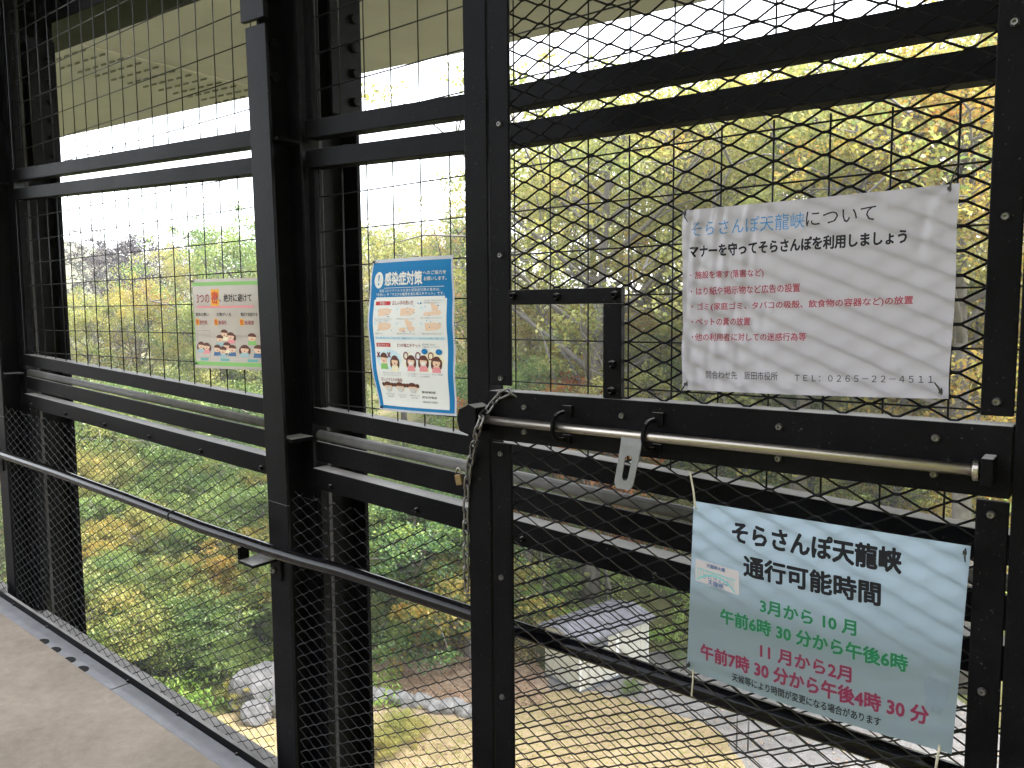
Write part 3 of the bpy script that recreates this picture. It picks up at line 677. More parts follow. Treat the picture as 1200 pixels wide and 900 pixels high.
# chain that ties the gate back, and its padlock
CP = [(-.076, 1.325, .006), (-.062, 1.3375, -.004), (-.022, 1.3215, -.012), (.004, 1.292, -.014), (.026, 1.268, -.056), (.036, 1.238, -.054), (.046, 1.208, -.022), (.054, 1.18, -.012), (.0625, 1.15, -.010), (.067, 1.11, -.004), (.0705, 1.04, .0), (.071, .965, .0), (.071, .865, .0)]
CP = [G(lift(a, z, b)[0], b, lift(a, z, b)[1]) for a, z, b in CP]
def along(P, step):
    out = [P[0]]; acc = 0
    for i in range(len(P) - 1):
        seg = P[i + 1] - P[i]; L = seg.length; t = step - acc
        while t <= L: out.append(P[i] + seg * (t / L)); t += step
        acc = (acc + L) % step
    return out
ch = thing('gate_chain', 'dull steel link chain looped round the gate edge and hanging down', 'chain', G(.06, 0, .86))
cps = along(CP, .026)
def link(mb, A, B, tw, r=.0026, wd=.0072):
    d = (B - A); L = d.length; d.normalize(); x = d.cross(GN).normalized(); y = d.cross(x)
    s = x * math.cos(tw) + y * math.sin(tw); c = (A + B) / 2; hl = L * .5 + .0045 - wd
    pts = [c + d * (hl + wd * math.sin(t)) + s * (wd * math.cos(t)) for t in np.linspace(0, math.pi, 7)] + [c - d * (hl + wd * math.sin(t)) - s * (wd * math.cos(t)) for t in np.linspace(0, math.pi, 7)]
    mb.tube(pts, r, 8, closed=True)
for i in range(len(cps) - 1):
    m = MB(); link(m, cps[i], cps[i + 1], (.35 if i % 2 else 1.75)); m.build('link', M['chain'], ch, smooth=True)
la, lz = .0805, 1.148
pl = thing('padlock', 'small brass padlock hanging on the steel chain', 'padlock', G(la, -.012, lz - .03))
m = MB(); m.box(lambda a, b, z: G(la + a * .97 + (z - lz) * .25, b, z - a * .25), -.0085, .0085, -.018, -.007, lz - .026, lz - .003); m.build('body', M['brass'], pl, bevel=.002)
m = MB(); m.tube([G(la + .006 * math.cos(t), -.0125, lz - .003 + .014 * math.sin(t)) for t in np.linspace(0, math.pi, 9)], .0018, 8); m.build('shackle', M['steel'], pl, smooth=True)

# ------------------------------------------------------------------ signs tied to the gate
def sheet_fn(plane, q, b0, bend):
    """(s right, t down, depth) on a hung sheet with corners q (top left, top right, bottom right, bottom left)"""
    q = [np.array(c) for c in q]
    def fn(s, t, depth=0.0):
        p = (1 - s) * (1 - t) * q[0] + s * (1 - t) * q[1] + s * t * q[2] + (1 - s) * t * q[3]
        da, db, dz = bend(s, t)
        return plane(float(p[0]) + da, b0 + db - depth, float(p[1]) + dz)
    return fn
def sheet_mesh(fn, ns=44, nt_=32, margin=0.0):
    m = MB()
    for j in range(nt_ + 1):
        for i in range(ns + 1): m.v.append(fn(i / ns, j / nt_, 0))
    for j in range(nt_):
        for i in range(ns):
            a = j * (ns + 1) + i; m.f.append((a, a + 1, a + ns + 2, a + ns + 1)); m.mi.append(0)
    return m

M['paper1'] = paper_mat('laminated_white_paper', (.47, .45, .51), front=(.29, .28, .315), trans=.68, coat=1.0, wrinkle=1.0, wscale=16, stretch=(1, 1, .4))
M['paper2'] = paper_mat('laminated_pale_blue_paper', (.41, .53, .65), front=(.25, .32, .40), trans=.68, coat=.35, wrinkle=.12, wscale=6)
M['poster'] = paper_mat('waterproof_poster', (.38, .39, .45), trans=.45, coat=.6, wrinkle=.8, wscale=12)
M['poster2'] = paper_mat('thin_printed_poster', (.40, .355, .32), trans=.5, coat=.3, wrinkle=.3, wscale=8)

def crease(s, t):
    k = max(0.0, 1 - s / .42) ** .7
    v = .0011 * math.sin(95 * s + 6 * math.sin(3.1 * t + .4) + 2 * t) + .0008 * math.sin(61 * s - 7 * t + 4 * math.sin(5 * t)) + .0006 * math.sin(150 * s + 11 * t)
    c = math.exp(-((s - .90) / .035) ** 2 - ((t - .22) / .14) ** 2)
    return 1.9 * k * v * (1.15 - .6 * t) + .0022 * c * math.sin(70 * (s - .9) + 9 * t) + .0012 * math.exp(-((s - .97) / .05) ** 2 - ((t - .03) / .06) ** 2) * math.sin(60 * (s + t))
def bend1(s, t): return (.0012 * math.sin(9 * t), crease(s, t) + -.006 * math.sin(math.pi * s) * (.6 + .4 * math.cos(3 * t)) - .0016 * math.sin(11 * s + 3 * t) * (1 - s) - .001 * math.sin(17 * t + 5 * s), -.0015 * math.sin(math.pi * s))
f1 = sheet_fn(G, [(-.4402, 1.6733), (-.8686, 1.6775), (-.8660, 1.3672), (-.4441, 1.3579)], .000, bend1)
s1 = thing('notice_sign', 'white laminated notice about manners with a blue headline, hung on the upper gate mesh', 'sign', G(-.65, 0, 1.36))
sheet_mesh(f1, 150, 80).build('sheet', M['paper1'], s1, smooth=True)
k1 = ['blue', 'black', 'red']; ix, mats = kit(k1)
m = MB()
for body, p0, p1, q0, c, b in [
    ('そらさんぽ天龍峡', (.0443, .1487), (.4986, .1445), (.0443, .0656), 'blue', -.006),
    ('について', (.5042, .1380), (.7461, .1355), (.5029, .0656), 'black', -.006),
    ('マナーを守ってそらさんぽを利用しましょう', (.0386, .2616), (.8483, .2566), (.0387, .1946), 'black', .028),
    ('・施設を壊す(落書など)', (.0401, .3847), (.3435, .3861), (.0401, .3378), 'red', .010),
    ('・はり紙や掲示物など広告の設置', (.0401, .4698), (.4824, .4670), (.04, .4257), 'red', .010),
    ('・ゴミ(家庭ゴミ、タバコの吸殻、飲食物の容器など)の放置', (.0403, .5583), (.8713, .5527), (.0402, .5126), 'red', .010),
    ('・ペットの糞の放置', (.0403, .6364), (.2878, .6367), (.0405, .5935), 'red', .010),
    ('・他の利用者に対しての迷惑行為等', (.0406, .7211), (.5112, .7178), (.0404, .6795), 'red', .010),
    ('問合わせ先　飯田市役所', (.107, .9306), (.4058, .9273), (.1068, .8861), 'black', .004),
    ('ＴＥＬ：０２６５－２２－４５１１', (.4725, .9281), (.9522, .9244), (.4721, .8950), 'black', .004)]:
    m.cur = ix[c]; put_text(m, f1, body, p0, p1, q0, b)
m.build('lettering', mats, s1)

def bend2(s, t): return (0, -.004 * math.sin(math.pi * s) - .002 * math.sin(2.2 * math.pi * t) * s, -.004 * math.sin(math.pi * s) * t)
f2 = sheet_fn(G, [(-.4681, 1.1596), (-.9028, 1.1531), (-.8900, .8305), (-.4589, .8445)], .000, bend2)
s2 = thing('hours_sign', 'pale blue laminated sign with opening hours, hung on the lower gate mesh', 'sign', G(-.68, 0, .84))
sheet_mesh(f2).build('sheet', M['paper2'], s2, smooth=True)
k2 = ['black', 'green', 'crimson', 'teal', 'card', 'lightgrey', 'navy']; ix, mats = kit(k2)
m = MB(); V = .972
for body, p0, p1, q0, c, b in [
    ('そらさんぽ天龍峡', (.176, .1933), (.7941, .1895), (.1719, .0719), 'black', .030),
    ('通行可能時間', (.2298, .3728), (.7351, .3723), (.2255, .2567), 'black', .030),
    ('3月から 10 月', (.3031, .5573), (.6612, .5563), (.3001, .4819), 'green', .026),
    ('午前6時 30 分から午後6時', (.1414, .6797), (.8394, .6803), (.1386, .5962), 'green', .026),
    ('11 月から2月', (.3131, .8118), (.6558, .8077), (.31, .7342), 'crimson', .026),
    ('午前7時 30 分から午後4時 30 分', (.0624, .9294), (.9189, .9173), (.0595, .8402), 'crimson', .026),
    ('天候等により時間が変更になる場合があります', (.2019, .998), (.768, .992), (.2003, .951), 'black', .014)]:
    p0, p1, q0 = [(x, y * V) for x, y in (p0, p1, q0)]
    m.cur = ix[c]; put_text(m, f2, body, p0, p1, q0, b)
# the little emblem card: lattice arch bridge with its name
m.cur = ix['card']; poly(m, f2, [(.0203, .333), (.2079, .346), (.2129, .478), (.0222, .457)], .0004)
m.cur = ix['teal']
for i in range(13):
    x0, x1 = .03 + .0128 * i, .03 + .0128 * (i + 1)
    arch = lambda x: .392 + .055 * ((x - .113) / .085) ** 2 + (x - .03) * .12
    dk = lambda x: .378 + (x - .03) * .12
    poly(m, f2, [(x0, dk(x0)), (x1, dk(x1)), (x1, dk(x1) + .006), (x0, dk(x0) + .006)], .0007)
    poly(m, f2, [(x0, arch(x0)), (x1, arch(x1)), (x1, arch(x1) + .010), (x0, arch(x0) + .010)], .0008)
    poly(m, f2, [(x0, dk(x0)), (x0 + .002, dk(x0)), (x0 + .002, arch(x0) + .004), (x0, arch(x0) + .004)], .0009)
m.cur = ix['navy']
put_text(m, f2, '天龍峡大橋', (.0694, .366), (.1494, .370), (.0687, .343), .01)
put_text(m, f2, 'そらさんぽ', (.0532, .436), (.1675, .446), (.0521, .407), .0)
put_text(m, f2, '天龍峡', (.0789, .462), (.1468, .469), (.0778, .434), .01)
m.build('lettering', mats, s2)
m = MB(); pk = random.Random(3)
pts = [(.9356 + (.03 + .012 * pk.random()) * math.cos(t), .735 + (.060 + .045 * pk.random()) * math.sin(t)) for t in np.linspace(0, 2 * math.pi, 26)[:-1]]
poly(m, f2, pts, .0003); m.build('tape_residue', paper_mat('tape_residue', (.52, .63, .73), front=(.34, .40, .46), trans=.68, coat=.1), s2)

# ------------------------------------------------------------------ posters on the fence wires
PQ = [(-.4051, 1.672), (-.7270, 1.6865), (-.7290, 1.2510), (-.4150, 1.2320)]
def PW(a, b, z): return W(a, b, z - SL * a) if False else O + UD * a + ND * b + Vector((0, 0, z))
PQz = [(a, h + SL * a) for a, h in [(-.4105, 1.6720), (-.7270, 1.6870), (-.7300, 1.2510), (-.4230, 1.2330)]]
def bendP(s, t): return (.026 * (1 - s) * math.sin(math.pi * t) * (1 - .25 * t), -.010 * math.sin(math.pi * s) - .012 * (1 - s) * math.sin(math.pi * t) - .002 * math.sin(19 * t) , 0)
fp = sheet_fn(PW, PQz, .108, bendP)
f_blue = fp
bp_ = thing('hygiene_poster', 'blue bordered hand washing and cough etiquette poster tied to the fence wires', 'poster', fp(.5, 1, 0))
sheet_mesh(fp).build('sheet', M['poster'], bp_, smooth=True)
kp = ['sky', 'white', 'pill', 'red', 'black', 'peach', 'paleblue', 'palecream', 'hair', 'skin', 'pink', 'leafgreen', 'grey', 'crimson', 'lightgrey']; ix, mats = kit(kp)
m = MB()
def R_(c, *a, **k): m.cur = ix[c]; rect(m, fp, *a, **k)
def T_(c, body, s0, s1, tb, tt, b=0.0, d=.0010): m.cur = ix[c]; put_text(m, fp, body, (s0, tb), (s1, tb), (s0, tt), b, d)
def D_(c, *a, **k): m.cur = ix[c]; disc(m, fp, *a, **k)
def grid_rect(c, s0, t0, s1, t1, d, ns=10, nt_=16):
    m.cur = ix[c]
    for i in range(ns):
        for j in range(nt_):
            a, b = s0 + (s1 - s0) * i / ns, s0 + (s1 - s0) * (i + 1) / ns; c0, c1 = t0 + (t1 - t0) * j / nt_, t0 + (t1 - t0) * (j + 1) / nt_
            m.add([fp(a, c0, d), fp(b, c0, d), fp(b, c1, d), fp(a, c1, d)], [(0, 1, 2, 3)])
grid_rect('sky', .02, .022, .98, .985, .0003, 16, 24)
# white rounded panel
grid_rect('white', .075, .262, .925, .965, .0006, 12, 20); grid_rect('white', .095, .248, .905, .262, .0006, 10, 1)
D_('white', .125, .135, .062, .054, .0007, 22); 
m.cur = ix['sky']; poly(m, fp, [(.116, .103), (.134, .103), (.129, .143), (.121, .143)], .0012); disc(m, fp, .125, .161, .0085, .007, .0012)
T_('white', '感染症対策', .21, .67, .172, .088, .03)
T_('white', 'へのご協力を', .68, .93, .113, .088, .01); T_('white', 'お願いします。', .69, .93, .150, .126, .01)
R_('white', .20, .187, .90, .190, depth=.0008, n=8)
T_('white', '新型コロナウイルスを含む感染症対策の基本は、', .14, .86, .216, .196, .0)
T_('white', '「手洗い」や「マスクの着用を含む咳エチケット」です。', .10, .90, .241, .221, .01)
R_('pill', .10, .275, .295, .300, depth=.0009, n=3); T_('white', '手洗い', .155, .24, .297, .279, .01, .0013)
T_('red', '正しい手の洗い方', .32, .57, .300, .272, .01)
D_('sky', .64, .283, .030, .016)
T_('grey', '手洗いの前に　爪は短く切っておきましょう', .69, .90, .280, .270); T_('grey', '時計や指輪は外しておきましょう', .69, .86, .294, .284)
HANDS = [(.23, .345), (.51, .345), (.79, .340), (.23, .440), (.51, .440), (.79, .440)]
CAPS = ['流水でよく手をぬらした後、石けんをつけ', '手の甲をのばすようにこすります。', '指先・爪の間を念入りにこすります。', '指の間を洗います。', '親指と手のひらをねじり洗いします。', '手首も忘れずに洗います。']
hk = random.Random(5)
for i, (s, t) in enumerate(HANDS):
    m.cur = ix['peach']
    if i in (2, 4):
        poly(m, fp, [(s - .10, t + .012), (s + .07, t - .002), (s + .085, t + .012), (s + .07, t + .026), (s - .10, t + .032)], .0009)
        poly(m, fp, [(s - .01, t), (s - .03, t - .045), (s - .01, t - .052), (s + .02, t - .036), (s + .05, t - .03), (s + .05, t)], .0011)
    else:
        poly(m, fp, [(s - .085, t - .022), (s + .02, t - .026), (s + .085, t - .018), (s + .075, t + .010), (s + .03, t + .022), (s - .085, t + .026)], .0009)
        for q in range(4): 
            m.cur = ix['white']; poly(m, fp, [(s - .02 + q * .02, t - .012 + q * .006), (s + .05, t - .010 + q * .007), (s + .05, t - .009 + q * .007), (s - .02 + q * .02, t - .010 + q * .006)], .0013)
    D_('paleblue', s - .125, t - .02, .014, .010, .0009)
    for q in range(4): D_('sky', s + hk.uniform(-.09, .09), t + hk.uniform(-.045, .035), .005, .0035, .0014, 6)
    w_ = .10 if i == 3 else .22
    T_('grey', CAPS[i], s - .13, s - .13 + w_, t + .050, t + .040)
    if i == 0: T_('grey', '手のひらをよくこすります。', s - .12, s + .06, t + .062, t + .053)
R_('paleblue', .09, .505, .91, .525, depth=.0008, n=10); T_('sky', '石けんで洗い終わったら、十分に水で流し、清潔なタオルやペーパータオルでよく拭き取って乾かします。', .10, .90, .521, .509)
R_('pill', .10, .548, .285, .573, depth=.0009, n=3); T_('white', '咳エチケット', .12, .265, .570, .552, .01, .0013)
T_('red', '3つの咳エチケット', .37, .64, .574, .548, .01); T_('grey', '電車や職場、学校など', .66, .80, .560, .548); T_('grey', '人が集まるところでやろう', .66, .84, .575, .564)
m.cur = ix['paleblue']; disc(m, fp, .25, .655, .165, .066, .0008); m.cur = ix['palecream']; disc(m, fp, .66, .660, .235, .070, .0008)
def person_print(s, t, k, top, hair_long=True, mask=False):
    if hair_long: D_('hair', s - .045 * k, t + .02 * k, .018 * k, .032 * k, .0010); D_('hair', s + .045 * k, t + .02 * k, .018 * k, .032 * k, .0010)
    m.cur = ix[top]; poly(m, fp, [(s - .05 * k, t + .075 * k), (s - .04 * k, t + .038 * k), (s + .04 * k, t + .038 * k), (s + .05 * k, t + .075 * k)], .0012)
    D_('skin', s, t + .008 * k, .042 * k, .032 * k, .0014); D_('hair', s, t - .004 * k, .046 * k, .030 * k, .0016, 12, math.pi, 2 * math.pi + .2)
    if mask: m.cur = ix['white']; poly(m, fp, [(s - .026 * k, t + .012 * k), (s + .026 * k, t + .012 * k), (s + .02 * k, t + .034 * k), (s - .02 * k, t + .034 * k)], .0018)
    else: D_('crimson', s, t + .022 * k, .008 * k, .005 * k, .0018, 8)
person_print(.19, .645, 1.0, 'leafgreen', False); person_print(.33, .660, .95, 'palecream')
person_print(.53, .655, .95, 'pink', True, True); person_print(.67, .655, .95, 'pink', True, True); person_print(.81, .660, .95, 'pink')
for s in (.12, .26):
    m.cur = ix['crimson']; poly(m, fp, [(s - .022, .612), (s - .014, .606), (s + .022, .640), (s + .014, .646)], .002); poly(m, fp, [(s + .022, .612), (s + .014, .606), (s - .022, .640), (s - .014, .646)], .0022)
for s in (.47, .61, .75): m.cur = ix['crimson']; ring(m, fp, s, .628, .030, .026, .3, .002)
D_('sky', .685, .598, .034, .018, .0022); D_('sky', .835, .600, .034, .018, .0022)
for s, tx, ty in ((.22, '何もせずに', '咳やくしゃみをする'), (.34, '咳やくしゃみを', '手でおさえる'), (.54, 'マスクを着用する', '(口・鼻を覆う)'), (.68, 'ティッシュで', '口・鼻を覆う'), (.82, '袖で口・鼻を覆う', '')):
    T_('grey', tx, s - .06, s + .06, .748, .738)
    if ty: T_('grey', ty, s - .055, s + .055, .763, .753)
T_('red', '正しいマスクの着用', .12, .40, .800, .776, .006)
for q, s in enumerate((.20, .36, .52)):
    D_('hair', s - .062, .822, .022, .014, .0010); D_('hair', s + .062, .822, .022, .014, .0010); D_('skin', s, .838, .050, .030, .0012); D_('hair', s, .828, .056, .026, .0014, 12, math.pi, 2 * math.pi)
    m.cur = ix['lightgrey']; poly(m, fp, [(s - .035, .838), (s + .035, .838), (s + .028, .866), (s - .028, .866)], .0016)
    T_('grey', ('鼻と口の両方を', 'ゴムひもを', '隙間がないよう')[q], s - .05, s + .07, .890, .880); T_('grey', ('確実に覆う', '耳にかける', '鼻まで覆う')[q], s - .03, s + .05, .906, .896)
T_('black', '首相官邸', .62, .78, .866, .852, .01); T_('black', '厚生労働省', .62, .79, .900, .885, .0); R_('lightgrey', .62, .915, .80, .930, depth=.0008, n=2); T_('grey', '厚労省　検索', .63, .79, .928, .918)
m.build('print', mats, bp_)

PQ2 = [(a, h + SL * a) for a, h in [(.5800, 1.5990), (.1500, 1.6130), (.1500, 1.3000), (.5850, 1.2720)]]
f3 = sheet_fn(PW, PQ2, .108, lambda s, t: (0, -.005 * math.sin(math.pi * s) - .003 * math.sin(7 * t), 0))
p3 = thing('warning_poster', 'cream poster with orange heading and drawn faces, tied to the fence wires', 'poster', f3(.5, 1, 0))
sheet_mesh(f3).build('sheet', M['poster2'], p3, smooth=True)
k3 = ['leafgreen', 'red', 'orange', 'scarlet', 'black', 'pink', 'hair', 'skin', 'navy', 'shirt', 'grey', 'tealtab', 'white', 'palecream', 'crimson', 'lightgrey']; ix, mats = kit(k3)
fp = f3; m = MB()
R_('leafgreen', .0, .035, 1, .075, depth=.0004, n=8); R_('leafgreen', .0, .925, 1, .968, depth=.0004, n=8); R_('leafgreen', .0, .035, .012, .968, depth=.0005)
T_('red', '3つの', .075, .28, .265, .170, .012); R_('orange', .30, .115, .425, .300, depth=.0006); T_('scarlet', '密', .315, .41, .275, .140, .02, .0012); T_('black', '、絶対に避けて', .435, .88, .255, .170, .012)
R_('pink', .07, .300, .90, .322, depth=.0006, n=6)
for s, a, b, x in ((.135, '換気の悪い', '閉空間', .13), (.47, '大勢がいる', '集場所', .43), (.82, '間近で会話する', '接場面', .80)):
    T_('black', a, s - .095, s + .12, .415, .375, .008); R_('orange', x - .10, .445, x - .045, .515, depth=.0006); T_('scarlet', '密', x - .093, x - .052, .508, .452, .01, .0011); T_('red', b, x - .035, x + .085, .508, .462, .006)
R_('grey', .045, .575, .247, .579, depth=.0006); R_('grey', .045, .575, .048, .88, depth=.0006); R_('grey', .244, .575, .247, .88, depth=.0006); R_('grey', .045, .877, .247, .881, depth=.0006)
person_print(.10, .740, 1.15, 'shirt'); person_print(.19, .750, 1.15, 'pink')
for s, t, c, l in ((.47, .600, 'palecream', False), (.40, .660, 'shirt', False), (.56, .630, 'pink', True), (.36, .770, 'navy', False), (.58, .770, 'navy', False), (.445, .790, 'shirt', True), (.50, .740, 'palecream', True)): person_print(s, t, 1.15, c, l)
person_print(.85, .640, 1.2, 'leafgreen', False); person_print(.75, .770, 1.25, 'shirt'); person_print(.93, .770, 1.3, 'navy', False)
for s in (.15, .47, .85): R_('tealtab', s - .06, .885, s + .07, .915, depth=.0007)
m.build('print', mats, p3)

# ------------------------------------------------------------------ ties that hold the sheets
def tie(fnp, label, tail, grp='plastic ties holding the signs', mat='tie', r=.0013):
    o = Vector(fnp)
    m = MB()
    t_ = [o + GN * .018 + Vector((0, 0, .004)), o + GN * .004 + Vector((0, 0, .007)), o - GN * .005, o + GN * .004 - Vector((0, 0, .006)), o + GN * .018 - Vector((0, 0, .003))]
    m.tube(t_, r, 6)
    m.tube([o - GN * .006, o - GN * .010 + GA * tail[0] * .4 + Vector((0, 0, tail[1] * .5)), o - GN * .012 + GA * tail[0] + Vector((0, 0, tail[1]))], [r, r, r * .7], 6)
    m.box(lambda a, b, c: o + GA * a + GN * b + Vector((0, 0, c)), -.0025, .0025, -.008, -.003, -.0025, .0025)
    q = m.build('cable_tie' if mat == 'tie' else 'string_tie', M[mat], loc=o); tag(q, label, 'tie', grp)
tie(f1(.012, .016), 'black tie at the top corner of the white notice nearest the window opening', (-.010, -.016))
tie(f1(.972, .022), 'black tie with upright tail at the hinge-side top corner of the white notice', (-.010, .028))
tie(f1(.02, .965), 'black tie at the bottom corner of the white notice nearest the window opening', (.006, -.012))
tie(f1(.978, .965), 'black tie at the bottom corner of the white notice by the hinge bar', (.008, .014))
tie(f2(.985, .030), 'black tie at the top corner of the pale blue sign by the hinge bar', (-.002, -.012))
tie(f2(.010, .965), 'black tie at the bottom corner of the pale blue sign nearest the hasp', (.012, -.012))
tie(fp(.02, .02), 'black tie at the top corner of the orange-headed poster', (.006, .004))
tie(f3(.03, .95), 'black tie at the bottom corner of the orange-headed poster', (.004, -.008))
def string(pts, label, r=.0015):
    m = MB(); m.tube(pts, r, 6); q = m.build('string_tie', M['string'], loc=pts[-1]); tag(q, label, 'string')
o = f2(.012, .03); string([o + Vector((0, 0, .062)) + GA * .012 - GN * .002, o + Vector((0, 0, .03)) + GA * .004 - GN * .004, o - GN * .004, o + GN * .012 - Vector((0, 0, .012))], 'beige string tying the top corner of the pale blue sign to the mesh', .0018)
o = f2(.03, .985); string([o - GN * .003, o - Vector((0, 0, .02)) - GN * .004 - GA * .001, o - Vector((0, 0, .052)) + GA * .003], 'thin pale string end hanging below the pale blue sign')
o = f2(.962, .968); string([o - GN * .004, o - Vector((0, 0, .02)) - GN * .007 + GA * .002, o - Vector((0, 0, .05)) + GA * .005 - GN * .003], 'greenish string through the bottom hinge-side corner of the pale blue sign', .0019)

# ------------------------------------------------------------------ vegetation
def leaf_mesh(name, centers, size, mat, seed, droop=.25, aspect=.62, flat=.0):
    """one leaf-sized folded blade per centre"""
    rg = np.random.default_rng(seed); n = len(centers)
    nrm = rg.normal(size=(n, 3)); nrm[:, 2] = np.abs(nrm[:, 2]) * (1 + flat) + .15; nrm /= np.linalg.norm(nrm, axis=1)[:, None]
    t = rg.normal(size=(n, 3)); t -= nrm * np.sum(t * nrm, 1)[:, None]; t /= np.linalg.norm(t, axis=1)[:, None]
    b = np.cross(nrm, t)
    sz = size * rg.uniform(.55, 1.25, n)[:, None]
    c = np.asarray(centers)
    p0 = c - t * sz * .5; p2 = c + t * sz * .5 - nrm * sz * droop * .4
    p1 = c + b * sz * aspect * .5 + nrm * sz * .1; p3 = c - b * sz * aspect * .5 + nrm * sz * .1
    V = np.stack([p0, p1, p2, p3], 1).reshape(-1, 3)
    me = bpy.data.meshes.new(name)
    me.vertices.add(4 * n); me.vertices.foreach_set('co', V.astype(np.float32).ravel())
    me.loops.add(4 * n); me.loops.foreach_set('vertex_index', np.arange(4 * n, dtype=np.int32))
    me.polygons.add(n); me.polygons.foreach_set('loop_start', np.arange(0, 4 * n, 4, dtype=np.int32)); me.polygons.foreach_set('loop_total', np.full(n, 4, dtype=np.int32))
    me.materials.append(mat); me.update(calc_edges=True)
    return me

def grow(seed, height, crown_r, crown_lo, spread, nlimb, nclump, per, leaf, clump_r, lean=0.0, gap=0.0):
    """tapered trunk, limbs and twigs, and leaf clumps round the twig ends. Returns (wood MB, leaf centres)"""
    rd = random.Random(seed); rg = np.random.default_rng(seed)
    wood = MB()
    tr = height * .017 + .03
    ph = rd.uniform(0, 6.28)
    tp = lambda f: Vector((math.sin(f * 2.6 + ph) * height * .02 + lean * f * f * height, math.cos(f * 2.1 + ph) * height * .02, height * f * .9))
    tpts = [tp(i / 9) for i in range(10)]
    wood.tube(tpts, [tr * (1 - .85 * i / 9) for i in range(10)], 8)
    ends = []
    for i in range(nlimb):
        f = crown_lo + (.96 - crown_lo) * (i + rd.random() * .7) / nlimb
        a = i * 2.399 + rd.uniform(-.5, .5)
        k = (f - crown_lo) / (1 - crown_lo)
        L = crown_r * (math.sin(math.pi * min(.97, k * .82 + .17)) ** .7) * rd.uniform(.75, 1.2)
        b0 = tp(f); d = Vector((math.cos(a), math.sin(a), rd.uniform(.25, .75) * spread))
        q = [b0]; cur = b0.copy(); dd = d.normalized()
        for s in range(5):
            dd = (dd + Vector((rd.uniform(-.22, .22), rd.uniform(-.22, .22), rd.uniform(-.10, .2)))).normalized()
            cur = cur + dd * L / 5; q.append(cur.copy())
            if s >= 1:
                for _ in range(2 if s < 4 else 3):
                    e = cur + Vector((rd.gauss(0, 1), rd.gauss(0, 1), rd.gauss(.35, .7))).normalized() * L * rd.uniform(.18, .42)
                    wood.tube([cur, (cur + e) / 2 + Vector((0, 0, .03 * L)), e], [tr * .10, tr * .07, tr * .03], 4, caps=False); ends.append(e)
        wood.tube(q, [tr * .42 * (1 - .8 * s / 5) * (1.05 - .5 * f) for s in range(6)], 6)
    top = tp(1)
    for _ in range(5): ends.append(top + Vector((rd.gauss(0, .5), rd.gauss(0, .5), rd.gauss(0, .4))) * crown_r * .25)
    rd.shuffle(ends)
    ends = ends[:int(len(ends) * (1 - gap))]
    cs = []
    for i in range(nclump):
        e = ends[i % len(ends)]
        c = np.array(e) + rg.normal(size=3) * clump_r * (.15 if i < len(ends) else .7)
        r = clump_r * rd.uniform(.55, 1.25)
        k = int(per * rd.uniform(.5, 1.4))
        p = rg.normal(size=(k, 3)); p /= np.linalg.norm(p, axis=1)[:, None]; p *= (rg.uniform(0, 1, (k, 1)) ** .5) * r
        p[:, 2] *= .55; p[:, 2] -= .12 * np.linalg.norm(p[:, :2], axis=1)
        cs.append(c + p)
    return wood, np.concatenate(cs)

PROTO = {}
def proto(key, *a, leaf=.16, mat='leaf_olive', bark='trunk', aspect=.62, **k):
    w, c = grow(*a, leaf=leaf, **k)
    m = w.build('trunk', M[bark], smooth=True); tm = m.data; bpy.data.objects.remove(m)
    PROTO[key] = (tm, leaf_mesh('crown', c, leaf, M[mat], a[0], aspect=aspect), a[1])
#            seed height crown_r crown_lo spread nlimb nclump per  clump_r
proto('broad', 21, 13, 4.6, .30, 1.0, 26, 340, 95, clump_r=.75, leaf=.125)
proto('tall', 34, 16, 4.2, .32, 1.25, 30, 360, 92, clump_r=.72, leaf=.12)
proto('airy', 45, 12, 4.4, .34, 1.1, 24, 230, 75, clump_r=.62, leaf=.115, gap=.2)
proto('bushy', 57, 7, 3.0, .12, .7, 24, 300, 130, clump_r=.55, leaf=.085)
proto('young', 63, 4.2, 1.7, .10, .8, 18, 180, 120, clump_r=.38, leaf=.066)
proto('shrub', 71, 1.7, 1.15, .04, .6, 14, 110, 100, clump_r=.30, leaf=.058)
proto('sparse', 83, 12, 4.0, .35, 1.2, 24, 190, 60, clump_r=.55, leaf=.13, gap=.15)

def plant(key, px, Y, top, mat, name, label, cat, group, dz=0.0, rot=None, wide=1.0, base=None, x=None):
    """one plant standing on the ground Y metres out; `top` is the height (m) its crown reaches"""
    x = (px - 600) / F_PX * Y if x is None else x
    z0 = gzf(x, Y) - .1 + dz if base is None else base
    tm, cm, h = PROTO[key]
    s = max(.25, (top - z0)) / (h * 1.02)
    t = thing(name, label, cat, (x, Y, z0), group)
    t.rotation_euler.z = random.uniform(0, 6.28) if rot is None else rot
    t.scale = (s * wide, s * wide, s)
    a = bpy.data.objects.new('trunk', tm); COL.objects.link(a); a.parent = t
    c = bpy.data.objects.new('crown' if cat == 'tree' else 'foliage', cm); COL.objects.link(c); c.parent = t
    c.material_slots[0].link = 'OBJECT'; c.material_slots[0].material = M[mat]
    return t
def ztop(y, Y): return 1.5 + (365 - y) / F_PX * Y

